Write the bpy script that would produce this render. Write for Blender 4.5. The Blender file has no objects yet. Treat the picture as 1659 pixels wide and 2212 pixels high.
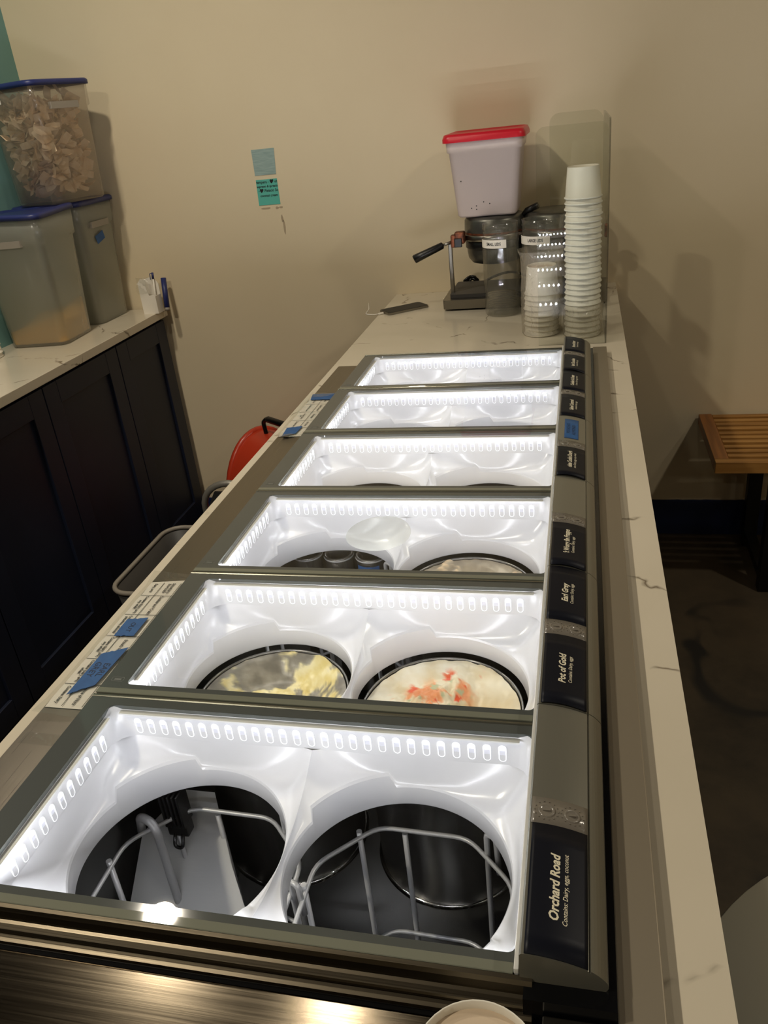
import bpy, bmesh, math, random
from mathutils import Vector, Matrix, noise
random.seed(7)
PI = math.pi
sc = bpy.context.scene
COL = sc.collection

# ---------------------------------------------------------------- camera
cam_d = bpy.data.cameras.new('camera'); cam = bpy.data.objects.new('camera', cam_d); COL.objects.link(cam)
cam_d.sensor_fit = 'HORIZONTAL'; cam_d.sensor_width = 36.0
cam_d.lens = 1751.28 * 36.0 / 1659.0
cam_d.clip_start = 0.02; cam_d.clip_end = 50
Rm = Matrix(((0.972168, -0.008333, 0.234136), (0.212035, 0.456368, -0.864158), (-0.099651, 0.889752, 0.445433)))
cam.matrix_world = Matrix.Translation((0.50793, -0.38834, 1.55002)) @ Rm.to_4x4()
sc.camera = cam

# ---------------------------------------------------------------- world, exposure
w = bpy.data.worlds.new('world'); sc.world = w; w.use_nodes = True
w.node_tree.nodes['Background'].inputs[0].default_value = (0.9, 0.8, 0.65, 1)
w.node_tree.nodes['Background'].inputs[1].default_value = 0.0
sc.view_settings.view_transform = 'Standard'; sc.view_settings.look = 'None'
sc.view_settings.gamma = 1.0; sc.view_settings.use_curve_mapping = False
sc.view_settings.exposure = 0.0
sc.cycles.caustics_reflective = False; sc.cycles.caustics_refractive = False
sc.cycles.sample_clamp_indirect = 6.0
sc.cycles.max_bounces = 14; sc.cycles.transparent_max_bounces = 24
LAMP_COL = (1.0, 0.90, 0.735)
LAMP_POWER = 545.0
LED_COL = (0.94, 0.945, 1.0)
LED_POWER = 49.0

# ---------------------------------------------------------------- materials
def lin(c):
    return tuple(((x/255)/12.92 if x/255 <= 0.04045 else ((x/255+0.055)/1.055)**2.4) for x in c)
def mat(name, rgb, rough=0.5, metal=0.0, spec=0.5, coat=0.0, emis=None, estr=0.0, trans=None, sss=0):
    m = bpy.data.materials.new(name); m.use_nodes = True
    b = m.node_tree.nodes['Principled BSDF']
    b.inputs['Base Color'].default_value = (*lin(rgb), 1)
    b.inputs['Roughness'].default_value = rough; b.inputs['Metallic'].default_value = metal
    b.inputs['Specular IOR Level'].default_value = spec; b.inputs['Coat Weight'].default_value = coat
    if emis: b.inputs['Emission Color'].default_value = (*emis, 1); b.inputs['Emission Strength'].default_value = estr
    return m
def N(m, t, **kw):
    n = m.node_tree.nodes.new(t)
    for k, v in kw.items():
        if k in n.inputs: n.inputs[k].default_value = v
        else: setattr(n, k, v)
    return n
def L(m, a, b): m.node_tree.links.new(a, b)
def bsdf(m): return m.node_tree.nodes['Principled BSDF']
def coords(m, scale=(1, 1, 1), src='Object'):
    tc = N(m, 'ShaderNodeTexCoord'); mp = N(m, 'ShaderNodeMapping'); mp.inputs['Scale'].default_value = scale
    L(m, tc.outputs[src], mp.inputs['Vector']); return mp.outputs['Vector']
def ramp(m, fac, stops):
    r = N(m, 'ShaderNodeValToRGB'); e = r.color_ramp.elements
    while len(e) < len(stops): e.new(0.5)
    for i, (p, c) in enumerate(stops):
        e[i].position = p; e[i].color = (*lin(c), 1) if len(c) == 3 else c
    L(m, fac, r.inputs['Fac']); return r.outputs['Color']
def add_bump(m, scale, strength, dist=0.002, sc3=(1, 1, 1), detail=3):
    v = coords(m, sc3); n = N(m, 'ShaderNodeTexNoise', Scale=scale, Detail=detail); L(m, v, n.inputs['Vector'])
    bp = N(m, 'ShaderNodeBump', Strength=strength, Distance=dist); L(m, n.outputs['Fac'], bp.inputs['Height'])
    L(m, bp.outputs['Normal'], bsdf(m).inputs['Normal']); return n
def noisecol(m, scale, stops, sc3=(1, 1, 1), detail=4, distort=0.0):
    v = coords(m, sc3); n = N(m, 'ShaderNodeTexNoise', Scale=scale, Detail=detail, Distortion=distort); L(m, v, n.inputs['Vector'])
    c = ramp(m, n.outputs['Fac'], stops); L(m, c, bsdf(m).inputs['Base Color']); return n

M = {}
M['wall'] = mat('cream_wall_paint', (224, 209, 178), 0.75, spec=0.25)
noisecol(M['wall'], 1.3, [(0.3, (220, 204, 172)), (0.7, (228, 213, 182))]); add_bump(M['wall'], 60, 0.12, 0.002)
M['teal'] = mat('teal_wall_paint', (122, 164, 160), 0.7, spec=0.3); add_bump(M['teal'], 60, 0.1)
M['navy'] = mat('navy_paint', (24, 38, 78), 0.5); noisecol(M['navy'], 7, [(0.3, (21, 33, 68)), (0.8, (29, 44, 88))]); add_bump(M['navy'], 30, 0.2)
M['panel'] = mat('navy_cabinet_paint', (20, 27, 46), 0.5); noisecol(M['panel'], 3, [(0.3, (17, 23, 40)), (0.8, (22, 30, 52))])
M['ceil'] = mat('ceiling_paint', (92, 84, 74), 0.9)

def concrete():
    m = mat('stained_concrete', (70, 62, 50), 0.6)
    v = coords(m)
    n1 = N(m, 'ShaderNodeTexNoise', Scale=2.5, Detail=8, Roughness=0.65); L(m, v, n1.inputs['Vector'])
    c1 = ramp(m, n1.outputs['Fac'], [(0.3, (50, 44, 35)), (0.5, (78, 68, 53)), (0.75, (96, 82, 62))])
    n2 = N(m, 'ShaderNodeTexNoise', Scale=0.8, Detail=3, Distortion=1.6); L(m, v, n2.inputs['Vector'])
    r2 = ramp(m, n2.outputs['Fac'], [(0.475, (0, 0, 0, 1)), (0.488, (1, 1, 1, 1)), (0.496, (1, 1, 1, 1)), (0.505, (0, 0, 0, 1))])
    n3 = N(m, 'ShaderNodeTexNoise', Scale=1.9, Detail=2); L(m, v, n3.inputs['Vector'])
    r3 = ramp(m, n3.outputs['Fac'], [(0.5, (0, 0, 0, 1)), (0.56, (1, 1, 1, 1))])
    mul = N(m, 'ShaderNodeMath', operation='MULTIPLY'); L(m, r2, mul.inputs[0]); L(m, r3, mul.inputs[1])
    mx = N(m, 'ShaderNodeMix', data_type='RGBA'); L(m, mul.outputs[0], mx.inputs['Factor'])
    L(m, c1, mx.inputs['A']); mx.inputs['B'].default_value = (*lin((34, 33, 31)), 1)
    L(m, mx.outputs['Result'], bsdf(m).inputs['Base Color'])
    bp = N(m, 'ShaderNodeBump', Strength=0.4, Distance=0.004); L(m, n1.outputs['Fac'], bp.inputs['Height']); L(m, bp.outputs['Normal'], bsdf(m).inputs['Normal'])
    return m
M['floor'] = concrete()

def quartz():
    m = mat('veined_quartz', (232, 222, 200), 0.16, spec=0.5)
    v = coords(m)
    d = N(m, 'ShaderNodeTexNoise', Scale=4.0, Detail=5); L(m, v, d.inputs['Vector'])
    mx = N(m, 'ShaderNodeMix', data_type='RGBA', blend_type='ADD'); mx.inputs['Factor'].default_value = 0.30
    L(m, v, mx.inputs['A']); L(m, d.outputs['Color'], mx.inputs['B'])
    vo = N(m, 'ShaderNodeTexVoronoi', feature='DISTANCE_TO_EDGE', Scale=2.6); L(m, mx.outputs['Result'], vo.inputs['Vector'])
    r1 = ramp(m, vo.outputs['Distance'], [(0.0, (0.9, 0.9, 0.9, 1)), (0.004, (0.45, 0.45, 0.45, 1)), (0.011, (0, 0, 0, 1))])
    n3 = N(m, 'ShaderNodeTexNoise', Scale=16, Detail=2); L(m, v, n3.inputs['Vector'])
    r3 = ramp(m, n3.outputs['Fac'], [(0.5, (0, 0, 0, 1)), (0.60, (1, 1, 1, 1))])
    mul = N(m, 'ShaderNodeMath', operation='MULTIPLY'); L(m, r1, mul.inputs[0]); L(m, r3, mul.inputs[1])
    n4 = N(m, 'ShaderNodeTexNoise', Scale=3.0, Detail=3); L(m, v, n4.inputs['Vector'])
    c4 = ramp(m, n4.outputs['Fac'], [(0.35, (206, 196, 175)), (0.65, (214, 204, 184))])
    mx2 = N(m, 'ShaderNodeMix', data_type='RGBA'); L(m, mul.outputs[0], mx2.inputs['Factor']); L(m, c4, mx2.inputs['A'])
    mx2.inputs['B'].default_value = (*lin((92, 76, 56)), 1)
    L(m, mx2.outputs['Result'], bsdf(m).inputs['Base Color']); return m
M['quartz'] = quartz()

def brushed(name, rgb, rough, sc3, strength=0.12):
    m = mat(name, rgb, rough, metal=1.0)
    v = coords(m, sc3); n = N(m, 'ShaderNodeTexNoise', Scale=1.0, Detail=4, Roughness=0.6); L(m, v, n.inputs['Vector'])
    r = N(m, 'ShaderNodeMapRange'); r.inputs['To Min'].default_value = rough-0.07; r.inputs['To Max'].default_value = rough+0.08
    L(m, n.outputs['Fac'], r.inputs['Value']); L(m, r.outputs['Result'], bsdf(m).inputs['Roughness'])
    bp = N(m, 'ShaderNodeBump', Strength=strength, Distance=0.0006); L(m, n.outputs['Fac'], bp.inputs['Height']); L(m, bp.outputs['Normal'], bsdf(m).inputs['Normal'])
    return m
M['steel_y'] = brushed('brushed_steel_lengthwise', (134, 126, 114), 0.30, (900, 6, 900))
M['steel_x'] = brushed('brushed_steel_crosswise', (92, 84, 71), 0.15, (6, 700, 700), 0.02)
M['strip'] = mat('worn_steel_strip', (150, 140, 122), 0.42, metal=0.6); add_bump(M['strip'], 1.0, 0.06, 0.0006, (700, 6, 700))
M['mould'] = brushed('brushed_moulding', (98, 90, 76), 0.34, (6, 900, 900), 0.08)
M['steel'] = mat('satin_steel', (150, 146, 138), 0.3, metal=1.0)
M['dark_steel'] = mat('dark_steel', (96, 96, 94), 0.24, metal=0.8); add_bump(M['dark_steel'], 4, 0.15, 0.004)
M['tub_steel'] = mat('tub_steel', (128, 126, 121), 0.24, metal=0.72); add_bump(M['tub_steel'], 6, 0.08, 0.004)
M['frost_steel'] = mat('frosted_steel', (196, 195, 192), 0.6, metal=0.0); add_bump(M['frost_steel'], 1.0, 0.25, 0.003, (14, 14, 60), 5)
M['tube_grey'] = mat('grey_steel_tube', (168, 164, 154), 0.32, metal=0.5)
M['chrome'] = mat('chrome', (200, 198, 192), 0.12, metal=1.0)
M['silver'] = mat('silver_plastic', (138, 136, 124), 0.28, metal=0.55)
M['alu'] = mat('anodised_aluminium', (120, 120, 108), 0.25, metal=0.8)
M['frit'] = mat('grey_printed_glass', (82, 85, 82), 0.06, spec=0.5)
M['edge_glass'] = mat('clear_glass_edge', (120, 122, 108), 0.03, spec=0.6)
M['liner'] = mat('white_moulded_plastic', (214, 214, 216), 0.2, spec=0.5)
M['slot_back'] = mat('slot_lens', (188, 188, 198), 0.3, emis=LED_COL, estr=0.28)
M['slot_rim'] = mat('slot_lens_rim', (235, 235, 238), 0.3, emis=LED_COL, estr=0.6)
M['gasket'] = mat('white_gasket', (222, 222, 218), 0.35)
M['black'] = mat('black_plastic', (14, 14, 15), 0.35)
M['black_gloss'] = mat('black_gloss', (10, 11, 14), 0.12)
M['card'] = mat('black_card', (11, 14, 25), 0.42, spec=0.22)
M['screen'] = mat('dark_phone_back', (30, 30, 31), 0.45, spec=0.3)
M['cream_ink'] = mat('cream_print', (226, 218, 192), 0.5)
M['ink'] = mat('black_ink', (22, 20, 20), 0.6)
M['paper'] = mat('white_paper', (238, 232, 220), 0.6)
M['tape'] = mat('blue_masking_tape', (38, 86, 142), 0.6); noisecol(M['tape'], 60, [(0.3, (34, 80, 134)), (0.7, (44, 93, 150))])
M['tape_ink'] = mat('marker_ink', (20, 38, 66), 0.6)
M['blue_lid'] = mat('blue_lid_plastic', (38, 48, 104), 0.4)
M['red_lid'] = mat('red_lid_plastic', (205, 24, 44), 0.35)
M['pink_tub'] = mat('white_tub_plastic', (226, 210, 204), 0.45)
M['cup'] = mat('white_paper_cup', (238, 233, 219), 0.5)
M['wood'] = mat('oiled_wood', (170, 122, 62), 0.45)
noisecol(M['wood'], 1.0, [(0.3, (140, 96, 44)), (0.55, (176, 126, 64)), (0.8, (196, 148, 84))], (3, 60, 60), 5)
M['wood_y'] = mat('oiled_wood_end', (150, 94, 44), 0.4)
noisecol(M['wood_y'], 1.0, [(0.3, (128, 78, 34)), (0.7, (168, 108, 52))], (60, 3, 60), 5)
M['red'] = mat('orange_red_enamel', (196, 62, 36), 0.3)
M['grey_plastic'] = mat('dark_grey_plastic', (62, 60, 58), 0.5)
M['pale_rim'] = mat('pale_grey_rim', (150, 142, 130), 0.4)
M['table'] = mat('pale_table_top', (205, 200, 180), 0.35)
M['copper'] = mat('rusty_copper', (120, 66, 42), 0.45, metal=0.6); noisecol(M['copper'], 60, [(0.35, (70, 42, 30)), (0.7, (158, 92, 62))])
M['hammered'] = mat('worn_aluminium', (104, 104, 98), 0.36, metal=0.85); noisecol(M['hammered'], 9, [(0.35, (84, 84, 80)), (0.65, (124, 122, 114))])
M['post_it1'] = mat('pale_blue_note', (152, 176, 172), 0.7); noisecol(M['post_it1'], 1, [(0.35, (140, 164, 160)), (0.65, (160, 182, 177))], (25, 25, 260))
M['post_it2'] = mat('turquoise_note', (92, 184, 168), 0.7)
M['smudge'] = mat('grey_scuff', (176, 158, 130), 0.8)
M['yellow'] = mat('yellow_crumbs', (244, 188, 84), 0.9); add_bump(M['yellow'], 180, 0.6, 0.004)
M['waffle'] = mat('waffle_cone', (246, 222, 188), 0.7); noisecol(M['waffle'], 30, [(0.3, (232, 202, 164)), (0.7, (252, 234, 206))])
M['led'] = mat('led_emitter', (255, 255, 255), 0.5, emis=LED_COL, estr=LED_POWER)
M['led_up'] = mat('led_emitter_near_row', (255, 255, 255), 0.5, emis=LED_COL, estr=LED_POWER*8.5)
M['led_strip'] = mat('led_strip', (255, 255, 255), 0.5, emis=LED_COL, estr=LED_POWER*0.022)
M['lamp'] = mat('lamp_lens', (255, 255, 255), 0.5, emis=LAMP_COL, estr=LAMP_POWER)
M['cup_inside'] = mat('cup_base_paper', (206, 186, 160), 0.6)

def clear(name, tint, gloss=0.08, rough=0.03, diff=0.0, diffcol=(200, 200, 190), bump=None, translucent=0.0, ior=1.45):
    m = bpy.data.materials.new(name); m.use_nodes = True; nt = m.node_tree; nt.nodes.clear()
    out = N(m, 'ShaderNodeOutputMaterial'); tr = N(m, 'ShaderNodeBsdfTransparent'); tr.inputs['Color'].default_value = (*tint, 1)
    gl = N(m, 'ShaderNodeBsdfGlossy'); gl.inputs['Roughness'].default_value = rough
    lw = N(m, 'ShaderNodeLayerWeight'); lw.inputs['Blend'].default_value = 0.5
    pw = N(m, 'ShaderNodeMath', operation='POWER'); pw.inputs[1].default_value = 5.0; L(m, lw.outputs['Facing'], pw.inputs[0])
    ad = N(m, 'ShaderNodeMath', operation='MULTIPLY_ADD'); ad.inputs[1].default_value = 0.9; ad.inputs[2].default_value = 0.04+gloss; L(m, pw.outputs[0], ad.inputs[0]); ad.use_clamp = True
    base = tr.outputs[0]
    if diff > 0:
        d = N(m, 'ShaderNodeBsdfDiffuse'); d.inputs['Color'].default_value = (*lin(diffcol), 1)
        t = N(m, 'ShaderNodeBsdfTranslucent'); t.inputs['Color'].default_value = (*lin(diffcol), 1)
        dm = N(m, 'ShaderNodeMixShader'); dm.inputs[0].default_value = translucent; L(m, d.outputs[0], dm.inputs[1]); L(m, t.outputs[0], dm.inputs[2])
        mx = N(m, 'ShaderNodeMixShader'); mx.inputs[0].default_value = diff; L(m, base, mx.inputs[1]); L(m, dm.outputs[0], mx.inputs[2]); base = mx.outputs[0]
    fm = N(m, 'ShaderNodeMixShader'); L(m, ad.outputs[0], fm.inputs[0]); L(m, base, fm.inputs[1]); L(m, gl.outputs[0], fm.inputs[2])
    if bump:
        v = coords(m); n = N(m, 'ShaderNodeTexNoise', Scale=bump[0], Detail=3, Distortion=bump[2]); L(m, v, n.inputs['Vector'])
        b = N(m, 'ShaderNodeBump', Strength=bump[1], Distance=0.01); L(m, n.outputs['Fac'], b.inputs['Height'])
        L(m, b.outputs['Normal'], gl.inputs['Normal']); L(m, b.outputs['Normal'], lw.inputs['Normal'])
    L(m, fm.outputs[0], out.inputs['Surface']); return m
M['pane'] = clear('lid_glass', (0.97, 0.985, 0.98), 0.0, 0.01)
M['acrylic'] = clear('clear_acrylic', (0.965, 0.975, 0.96), 0.015, 0.012, 0.0)
M['jar'] = clear('clear_jar_plastic', (0.975, 0.975, 0.965), 0.012, 0.05, 0.03)
M['lid_film'] = clear('clear_lid_plastic', (0.985, 0.985, 0.98), 0.015, 0.1, 0.02)
M['bag'] = clear('crinkled_film', (0.96, 0.95, 0.92), 0.06, 0.12, 0.17, (222, 212, 194), (60, 1.0, 1.8))
M['sleeve'] = clear('plastic_sleeve', (0.95, 0.95, 0.93), 0.02, 0.08, 0.05, (200, 195, 185), (20, 0.4, 1.0))
M['bin'] = clear('frosted_bin_plastic', (0.955, 0.96, 0.94), 0.01, 0.25, 0.33, (236, 236, 224), None, 0.5)
M['bin_clear'] = clear('clear_bin_plastic', (0.985, 0.98, 0.975), 0.0, 0.15, 0.20, (240, 226, 204), None, 0.5)
M['clip'] = mat('clear_divider_plastic', (122, 116, 106), 0.18, spec=0.6)
M['frost'] = clear('frost_patch', (0.9, 0.92, 0.9), 0.0, 0.4, 0.34, (238, 238, 228), None, 0.7)  # cloudy pale disc under the third lid pane
M['wire'] = mat('grey_coated_wire', (190, 190, 190), 0.35, metal=0.25)
M['plate_mark'] = mat('printed_mark', (105, 108, 104), 0.3)

def vcol(name, rough, bump=None, spec=0.5):
    m = mat(name, (255, 255, 255), rough, spec=spec)
    a = N(m, 'ShaderNodeAttribute', attribute_name='Col'); L(m, a.outputs['Color'], bsdf(m).inputs['Base Color'])
    if bump: add_bump(m, *bump)
    return m
M['cream'] = vcol('ice_cream', 0.35, (70, 0.25, 0.003))

# ---------------------------------------------------------------- mesh helpers
def B(): return bmesh.new()
def box(bm, x0, x1, y0, y1, z0, z1, bev=0.0, mi=0):
    vs = [bm.verts.new(p) for p in ((x0, y0, z0), (x1, y0, z0), (x1, y1, z0), (x0, y1, z0), (x0, y0, z1), (x1, y0, z1), (x1, y1, z1), (x0, y1, z1))]
    fs = [bm.faces.new([vs[i] for i in f]) for f in ((3, 2, 1, 0), (4, 5, 6, 7), (0, 1, 5, 4), (1, 2, 6, 5), (2, 3, 7, 6), (3, 0, 4, 7))]
    for f in fs: f.material_index = mi
    if bev > 0:
        es = list({e for f in fs for e in f.edges})
        r = bmesh.ops.bevel(bm, geom=es, offset=bev, segments=2, affect='EDGES', profile=0.5)
        for f in r['faces']: f.material_index = mi
    return vs
def prism(bm, pts, axis, a0, a1, mi=0, smooth=False):
    """closed polygon pts (2d) extruded along axis from a0 to a1"""
    def P(p, a):
        return {'x': (a, p[0], p[1]), 'y': (p[0], a, p[1]), 'z': (p[0], p[1], a)}[axis]
    v0 = [bm.verts.new(P(p, a0)) for p in pts]; v1 = [bm.verts.new(P(p, a1)) for p in pts]
    n = len(pts); fs = []
    for i in range(n): fs.append(bm.faces.new((v0[i], v0[(i+1) % n], v1[(i+1) % n], v1[i])))
    for f in fs: f.smooth = smooth
    fs.append(bm.faces.new(v0[::-1])); fs.append(bm.faces.new(v1))
    for f in fs: f.material_index = mi
def rrect(cx, cy, hx, hy, r, n=5):
    out = []
    for sx, sy, a0 in ((1, 1, 0), (-1, 1, 90), (-1, -1, 180), (1, -1, 270)):
        for i in range(n+1):
            a = math.radians(a0 + 90*i/n); out.append((cx+sx*(hx-r)+r*math.cos(a), cy+sy*(hy-r)+r*math.sin(a)))
    return out
def loft(bm, rings, cap0=False, cap1=False, smooth=True, mi=0, closed=True):
    vr = [[bm.verts.new(p) for p in r] for r in rings]
    for a, b in zip(vr, vr[1:]):
        n = len(a)
        for i in range(n if closed else n-1):
            f = bm.faces.new((a[i], a[(i+1) % n], b[(i+1) % n], b[i])); f.smooth = smooth; f.material_index = mi
    if cap0: f = bm.faces.new(vr[0][::-1]); f.material_index = mi
    if cap1: f = bm.faces.new(vr[-1]); f.material_index = mi
    return vr
def lathe(bm, prof, cx=0, cy=0, n=40, cap0=False, cap1=False, mi=0):
    return loft(bm, [[(cx+r*math.cos(2*PI*i/n), cy+r*math.sin(2*PI*i/n), z) for i in range(n)] for r, z in prof], cap0, cap1, True, mi)
def tube(bm, pts, r, n=8, closed=False, mi=0, rs=None):
    pts = [Vector(p) for p in pts]; m = len(pts); rings = []
    up = None
    for i, p in enumerate(pts):
        a = pts[i-1] if (i > 0 or closed) else p; b = pts[(i+1) % m] if (i < m-1 or closed) else p
        t = (b-a).normalized()
        if up is None: up = Vector((0, 0, 1)) if abs(t.z) < 0.9 else Vector((1, 0, 0))
        s = t.cross(up).normalized(); u = s.cross(t).normalized(); up = u
        rr = rs[i] if rs else r
        rings.append([p + s*math.cos(2*PI*k/n)*rr + u*math.sin(2*PI*k/n)*rr for k in range(n)])
    if closed: rings.append(rings[0]); loft(bm, rings)
    else: loft(bm, rings, True, True)
def rounded(pts, rad, n=4, closed=False):
    """rounds the corners of a polyline"""
    pts = [Vector(p) for p in pts]; out = []; m = len(pts)
    for i, p in enumerate(pts):
        if not closed and i in (0, m-1): out.append(p); continue
        a = pts[i-1]; b = pts[(i+1) % m]; d1 = (a-p); d2 = (b-p); r = min(rad, d1.length*0.45, d2.length*0.45)
        q1 = p+d1.normalized()*r; q2 = p+d2.normalized()*r
        for k in range(n+1):
            t = k/n; out.append(q1*(1-t)**2 + p*2*t*(1-t) + q2*t*t)
    return out
def obj(name, bm, mt, parent=None, smooth=None, kind=None):
    me = bpy.data.meshes.new(name)
    bmesh.ops.recalc_face_normals(bm, faces=bm.faces[:])
    bm.to_mesh(me); bm.free()
    for m in (mt if isinstance(mt, (list, tuple)) else [mt]): me.materials.append(M[m] if isinstance(m, str) else m)
    if smooth is not None:
        for p in me.polygons: p.use_smooth = smooth
    o = bpy.data.objects.new(name, me); COL.objects.link(o)
    if parent: o.parent = parent
    if kind: o['kind'] = kind
    return o
def tag(o, label, cat, group=None):
    o['label'] = label; o['category'] = cat
    if group: o['group'] = group
    return o
def thing(name, label, cat, loc=(0, 0, 0), rz=0, group=None):
    o = bpy.data.objects.new(name, None); COL.objects.link(o); o.empty_display_size = 0.05
    o.location = loc; o.rotation_euler = (0, 0, rz); return tag(o, label, cat, group)
def struct(name, bm, m, parent=None):
    o = obj(name, bm, m, parent)
    if not parent: o['kind'] = 'structure'
    return o
def dup(root, loc, rz=None, label=None):
    r = root.copy(); COL.objects.link(r); r.location = loc
    if rz is not None: r.rotation_euler = (0, 0, rz)
    if label: r['label'] = label
    for ch in list(root.children):
        c = ch.copy(); COL.objects.link(c); c.parent = r
        for g in ch.children:
            d = g.copy(); COL.objects.link(d); d.parent = c
    return r
def text(name, s, size, m, parent, fn, shear=0.0, bold=0.0, sx=1.0, align='CENTER', name_label=None):
    """flat print: letters laid on a surface by fn(s, t) -> xyz"""
    cu = bpy.data.curves.new(name, 'FONT'); cu.body = s; cu.size = size; cu.shear = shear; cu.offset = bold; cu.resolution_u = 2
    cu.align_x = align; cu.align_y = 'CENTER'
    o = bpy.data.objects.new(name, cu); me = bpy.data.meshes.new_from_object(o)
    bm = bmesh.new(); bm.from_mesh(me); bpy.data.objects.remove(o); bpy.data.curves.remove(cu); bpy.data.meshes.remove(me)
    bmesh.ops.triangulate(bm, faces=bm.faces[:])
    for v in bm.verts: v.co = Vector(fn(v.co.x*sx, v.co.y))
    return obj(name, bm, m, parent)
def paint(o, fn):
    ca = o.data.color_attributes.new('Col', 'FLOAT_COLOR', 'POINT')
    for i, v in enumerate(o.data.vertices):
        ca.data[i].color = (*lin(fn(v.co)), 1)

# ---------------------------------------------------------------- the room
YW = 2.467; XL = -1.398; XR = 3.4; YF = -4.2; ZC = 2.82
bm = B(); box(bm, XL-0.1, XR+0.1, YF-0.1, YW+0.1, -0.1, 0.0); struct('floor', bm, 'floor')
bm = B(); box(bm, XL-0.1, XR+0.1, YW, YW+0.1, 0, ZC); wall_back = struct('wall_back', bm, 'wall')
bm = B(); box(bm, XL-0.1, XL, 1.75, YW, 0, ZC); wl_ = struct('wall_left', bm, 'teal')
bm = B(); box(bm, XL-0.1, XL, YF, 1.75, 0, ZC); obj('navy_panelling', bm, 'panel', wl_)  # unseen stretch of wall, dark so the near glass mirrors dark
bm = B(); box(bm, XR, XR+0.1, YF, YW, 0, ZC); struct('wall_right', bm, 'wall')
bm = B(); box(bm, XL, XR, YF-0.1, YF, 0, ZC); struct('wall_front', bm, 'wall')
bm = B(); box(bm, XL-0.1, XR+0.1, YF-0.1, YW+0.1, ZC, ZC+0.1); struct('ceiling', bm, 'ceil')
# navy painted skirting with an uneven brush line along its upper edge
bm = B(); pts = []
top = []
x = XL
while x < XR:
    top.append((x, 0.141 + 0.0035*noise.noise(Vector((x*9, 0, 3))) + 0.002*noise.noise(Vector((x*40, 1, 3))))); x += 0.02
prism(bm, [(XR, 0.0), (XR, 0.141)] + top[::-1] + [(XL, 0.0)], 'y', YW-0.006, YW); struct('baseboard_back', bm, 'navy')
# faint scuffs of old tape on the wall under the notes
def blotch(bm, cx, cz, hx, hz, y, seed, n=18):
    pts = []
    for i in range(n):
        a = 2*PI*i/n; k = 1+0.45*noise.noise(Vector((math.cos(a)*1.7, math.sin(a)*1.7, seed)))
        pts.append((cx+hx*k*math.cos(a), cz+hz*k*math.sin(a)))
    prism(bm, pts, 'y', y-0.0006, y)
bm = B()
for q in ((-0.568, 1.272, 0.018, 0.003, 1), (-0.527, 1.271, 0.006, 0.004, 2), (-0.513, 1.272, 0.007, 0.003, 3), (-0.515, 1.235, 0.0035, 0.014, 4), (-0.511, 1.205, 0.004, 0.024, 5)):
    blotch(bm, q[0], q[1], q[2], q[3], YW, q[4])
obj('tape_scuff', bm, 'smudge', wall_back)

def downlight(name, x, y, label, m='lamp'):
    t = thing(name, label, 'lamp', (x, y, ZC))
    bm = B(); lathe(bm, [(0.062, -0.001), (0.078, -0.001), (0.078, -0.010), (0.066, -0.013), (0.054, -0.008)], n=32); obj('trim_ring', bm, 'gasket', t)
    bm = B(); lathe(bm, [(0.053, -0.006), (0.0005, -0.006)], n=32, cap1=True); obj('lens', bm, m, t)
    return t
downlight('ceiling_downlight', -0.877, 1.221, 'round ceiling downlight over the aisle behind the counter')
M['lamp_b'] = mat('lamp_lens_dim', (255, 255, 255), 0.5, emis=LAMP_COL, estr=LAMP_POWER*0.28)
M['lamp_e'] = mat('lamp_lens_bright', (255, 255, 255), 0.5, emis=LAMP_COL, estr=LAMP_POWER*1.75)
M['lamp_c'] = mat('lamp_lens_guest', (255, 255, 255), 0.5, emis=LAMP_COL, estr=LAMP_POWER*0.75)
downlight('ceiling_downlight', -0.877, -0.65, 'round ceiling downlight behind the camera on the aisle side', 'lamp_e')  # added out of view to even out the wall light
M['lamp_d'] = mat('lamp_lens_small', (255, 255, 255), 0.5, emis=LAMP_COL, estr=LAMP_POWER*0.25)
downlight('ceiling_downlight', -0.21, 1.03, 'weaker round ceiling downlight above the counter edge', 'lamp_d')
downlight('ceiling_downlight', 0.75, -2.3, 'round ceiling downlight behind the camera over the counter', 'lamp_b')  # added weak fill, raises the ambient light
downlight('ceiling_downlight', 1.95, 1.15, 'round ceiling downlight over the guest bench', 'lamp_c')  # added to lift the upper right wall
downlight('ceiling_downlight', 2.3, -0.9, 'round ceiling downlight over the guest side near the cafe table', 'lamp_b')  # added fill that brightens the table side
downlight('ceiling_downlight', 2.3, -2.9, 'round ceiling downlight over the guest side far behind the camera', 'lamp_b')  # another added ambient fill, out of view

# ---------------------------------------------------------------- main counter
XSL, XSR, ZS = -0.129, 0.6198, 0.95
ct = thing('service_counter', 'long cream veined quartz counter with a navy base holding the ice cream case', 'counter', (0, 0, 0))
bm = B()
t0 = ZS-0.03
box(bm, XSL, -0.1072, -0.9, 1.6505, t0, ZS); box(bm, 0.5705, XSR, -0.9, 1.6505, t0, ZS)
box(bm, XSL, XSR, 1.6505, YW-0.001, t0, ZS)
box(bm, -0.1072, -0.0315, 1.5925, 1.6505, t0, ZS); box(bm, -0.0315, 0.5365, 1.5935, 1.6505, t0, ZS)
obj('quartz_top', bm, 'quartz', ct)
bm = B(); box(bm, XSL+0.03, -0.112, -0.9, YW-0.002, 0.0, t0); box(bm, 0.572, XSR-0.02, -0.9, YW-0.002, 0, t0); box(bm, XSL+0.031, XSR-0.021, 2.42, YW-0.003, 0, t0-0.001)
obj('counter_base', bm, 'panel', ct)

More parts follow.
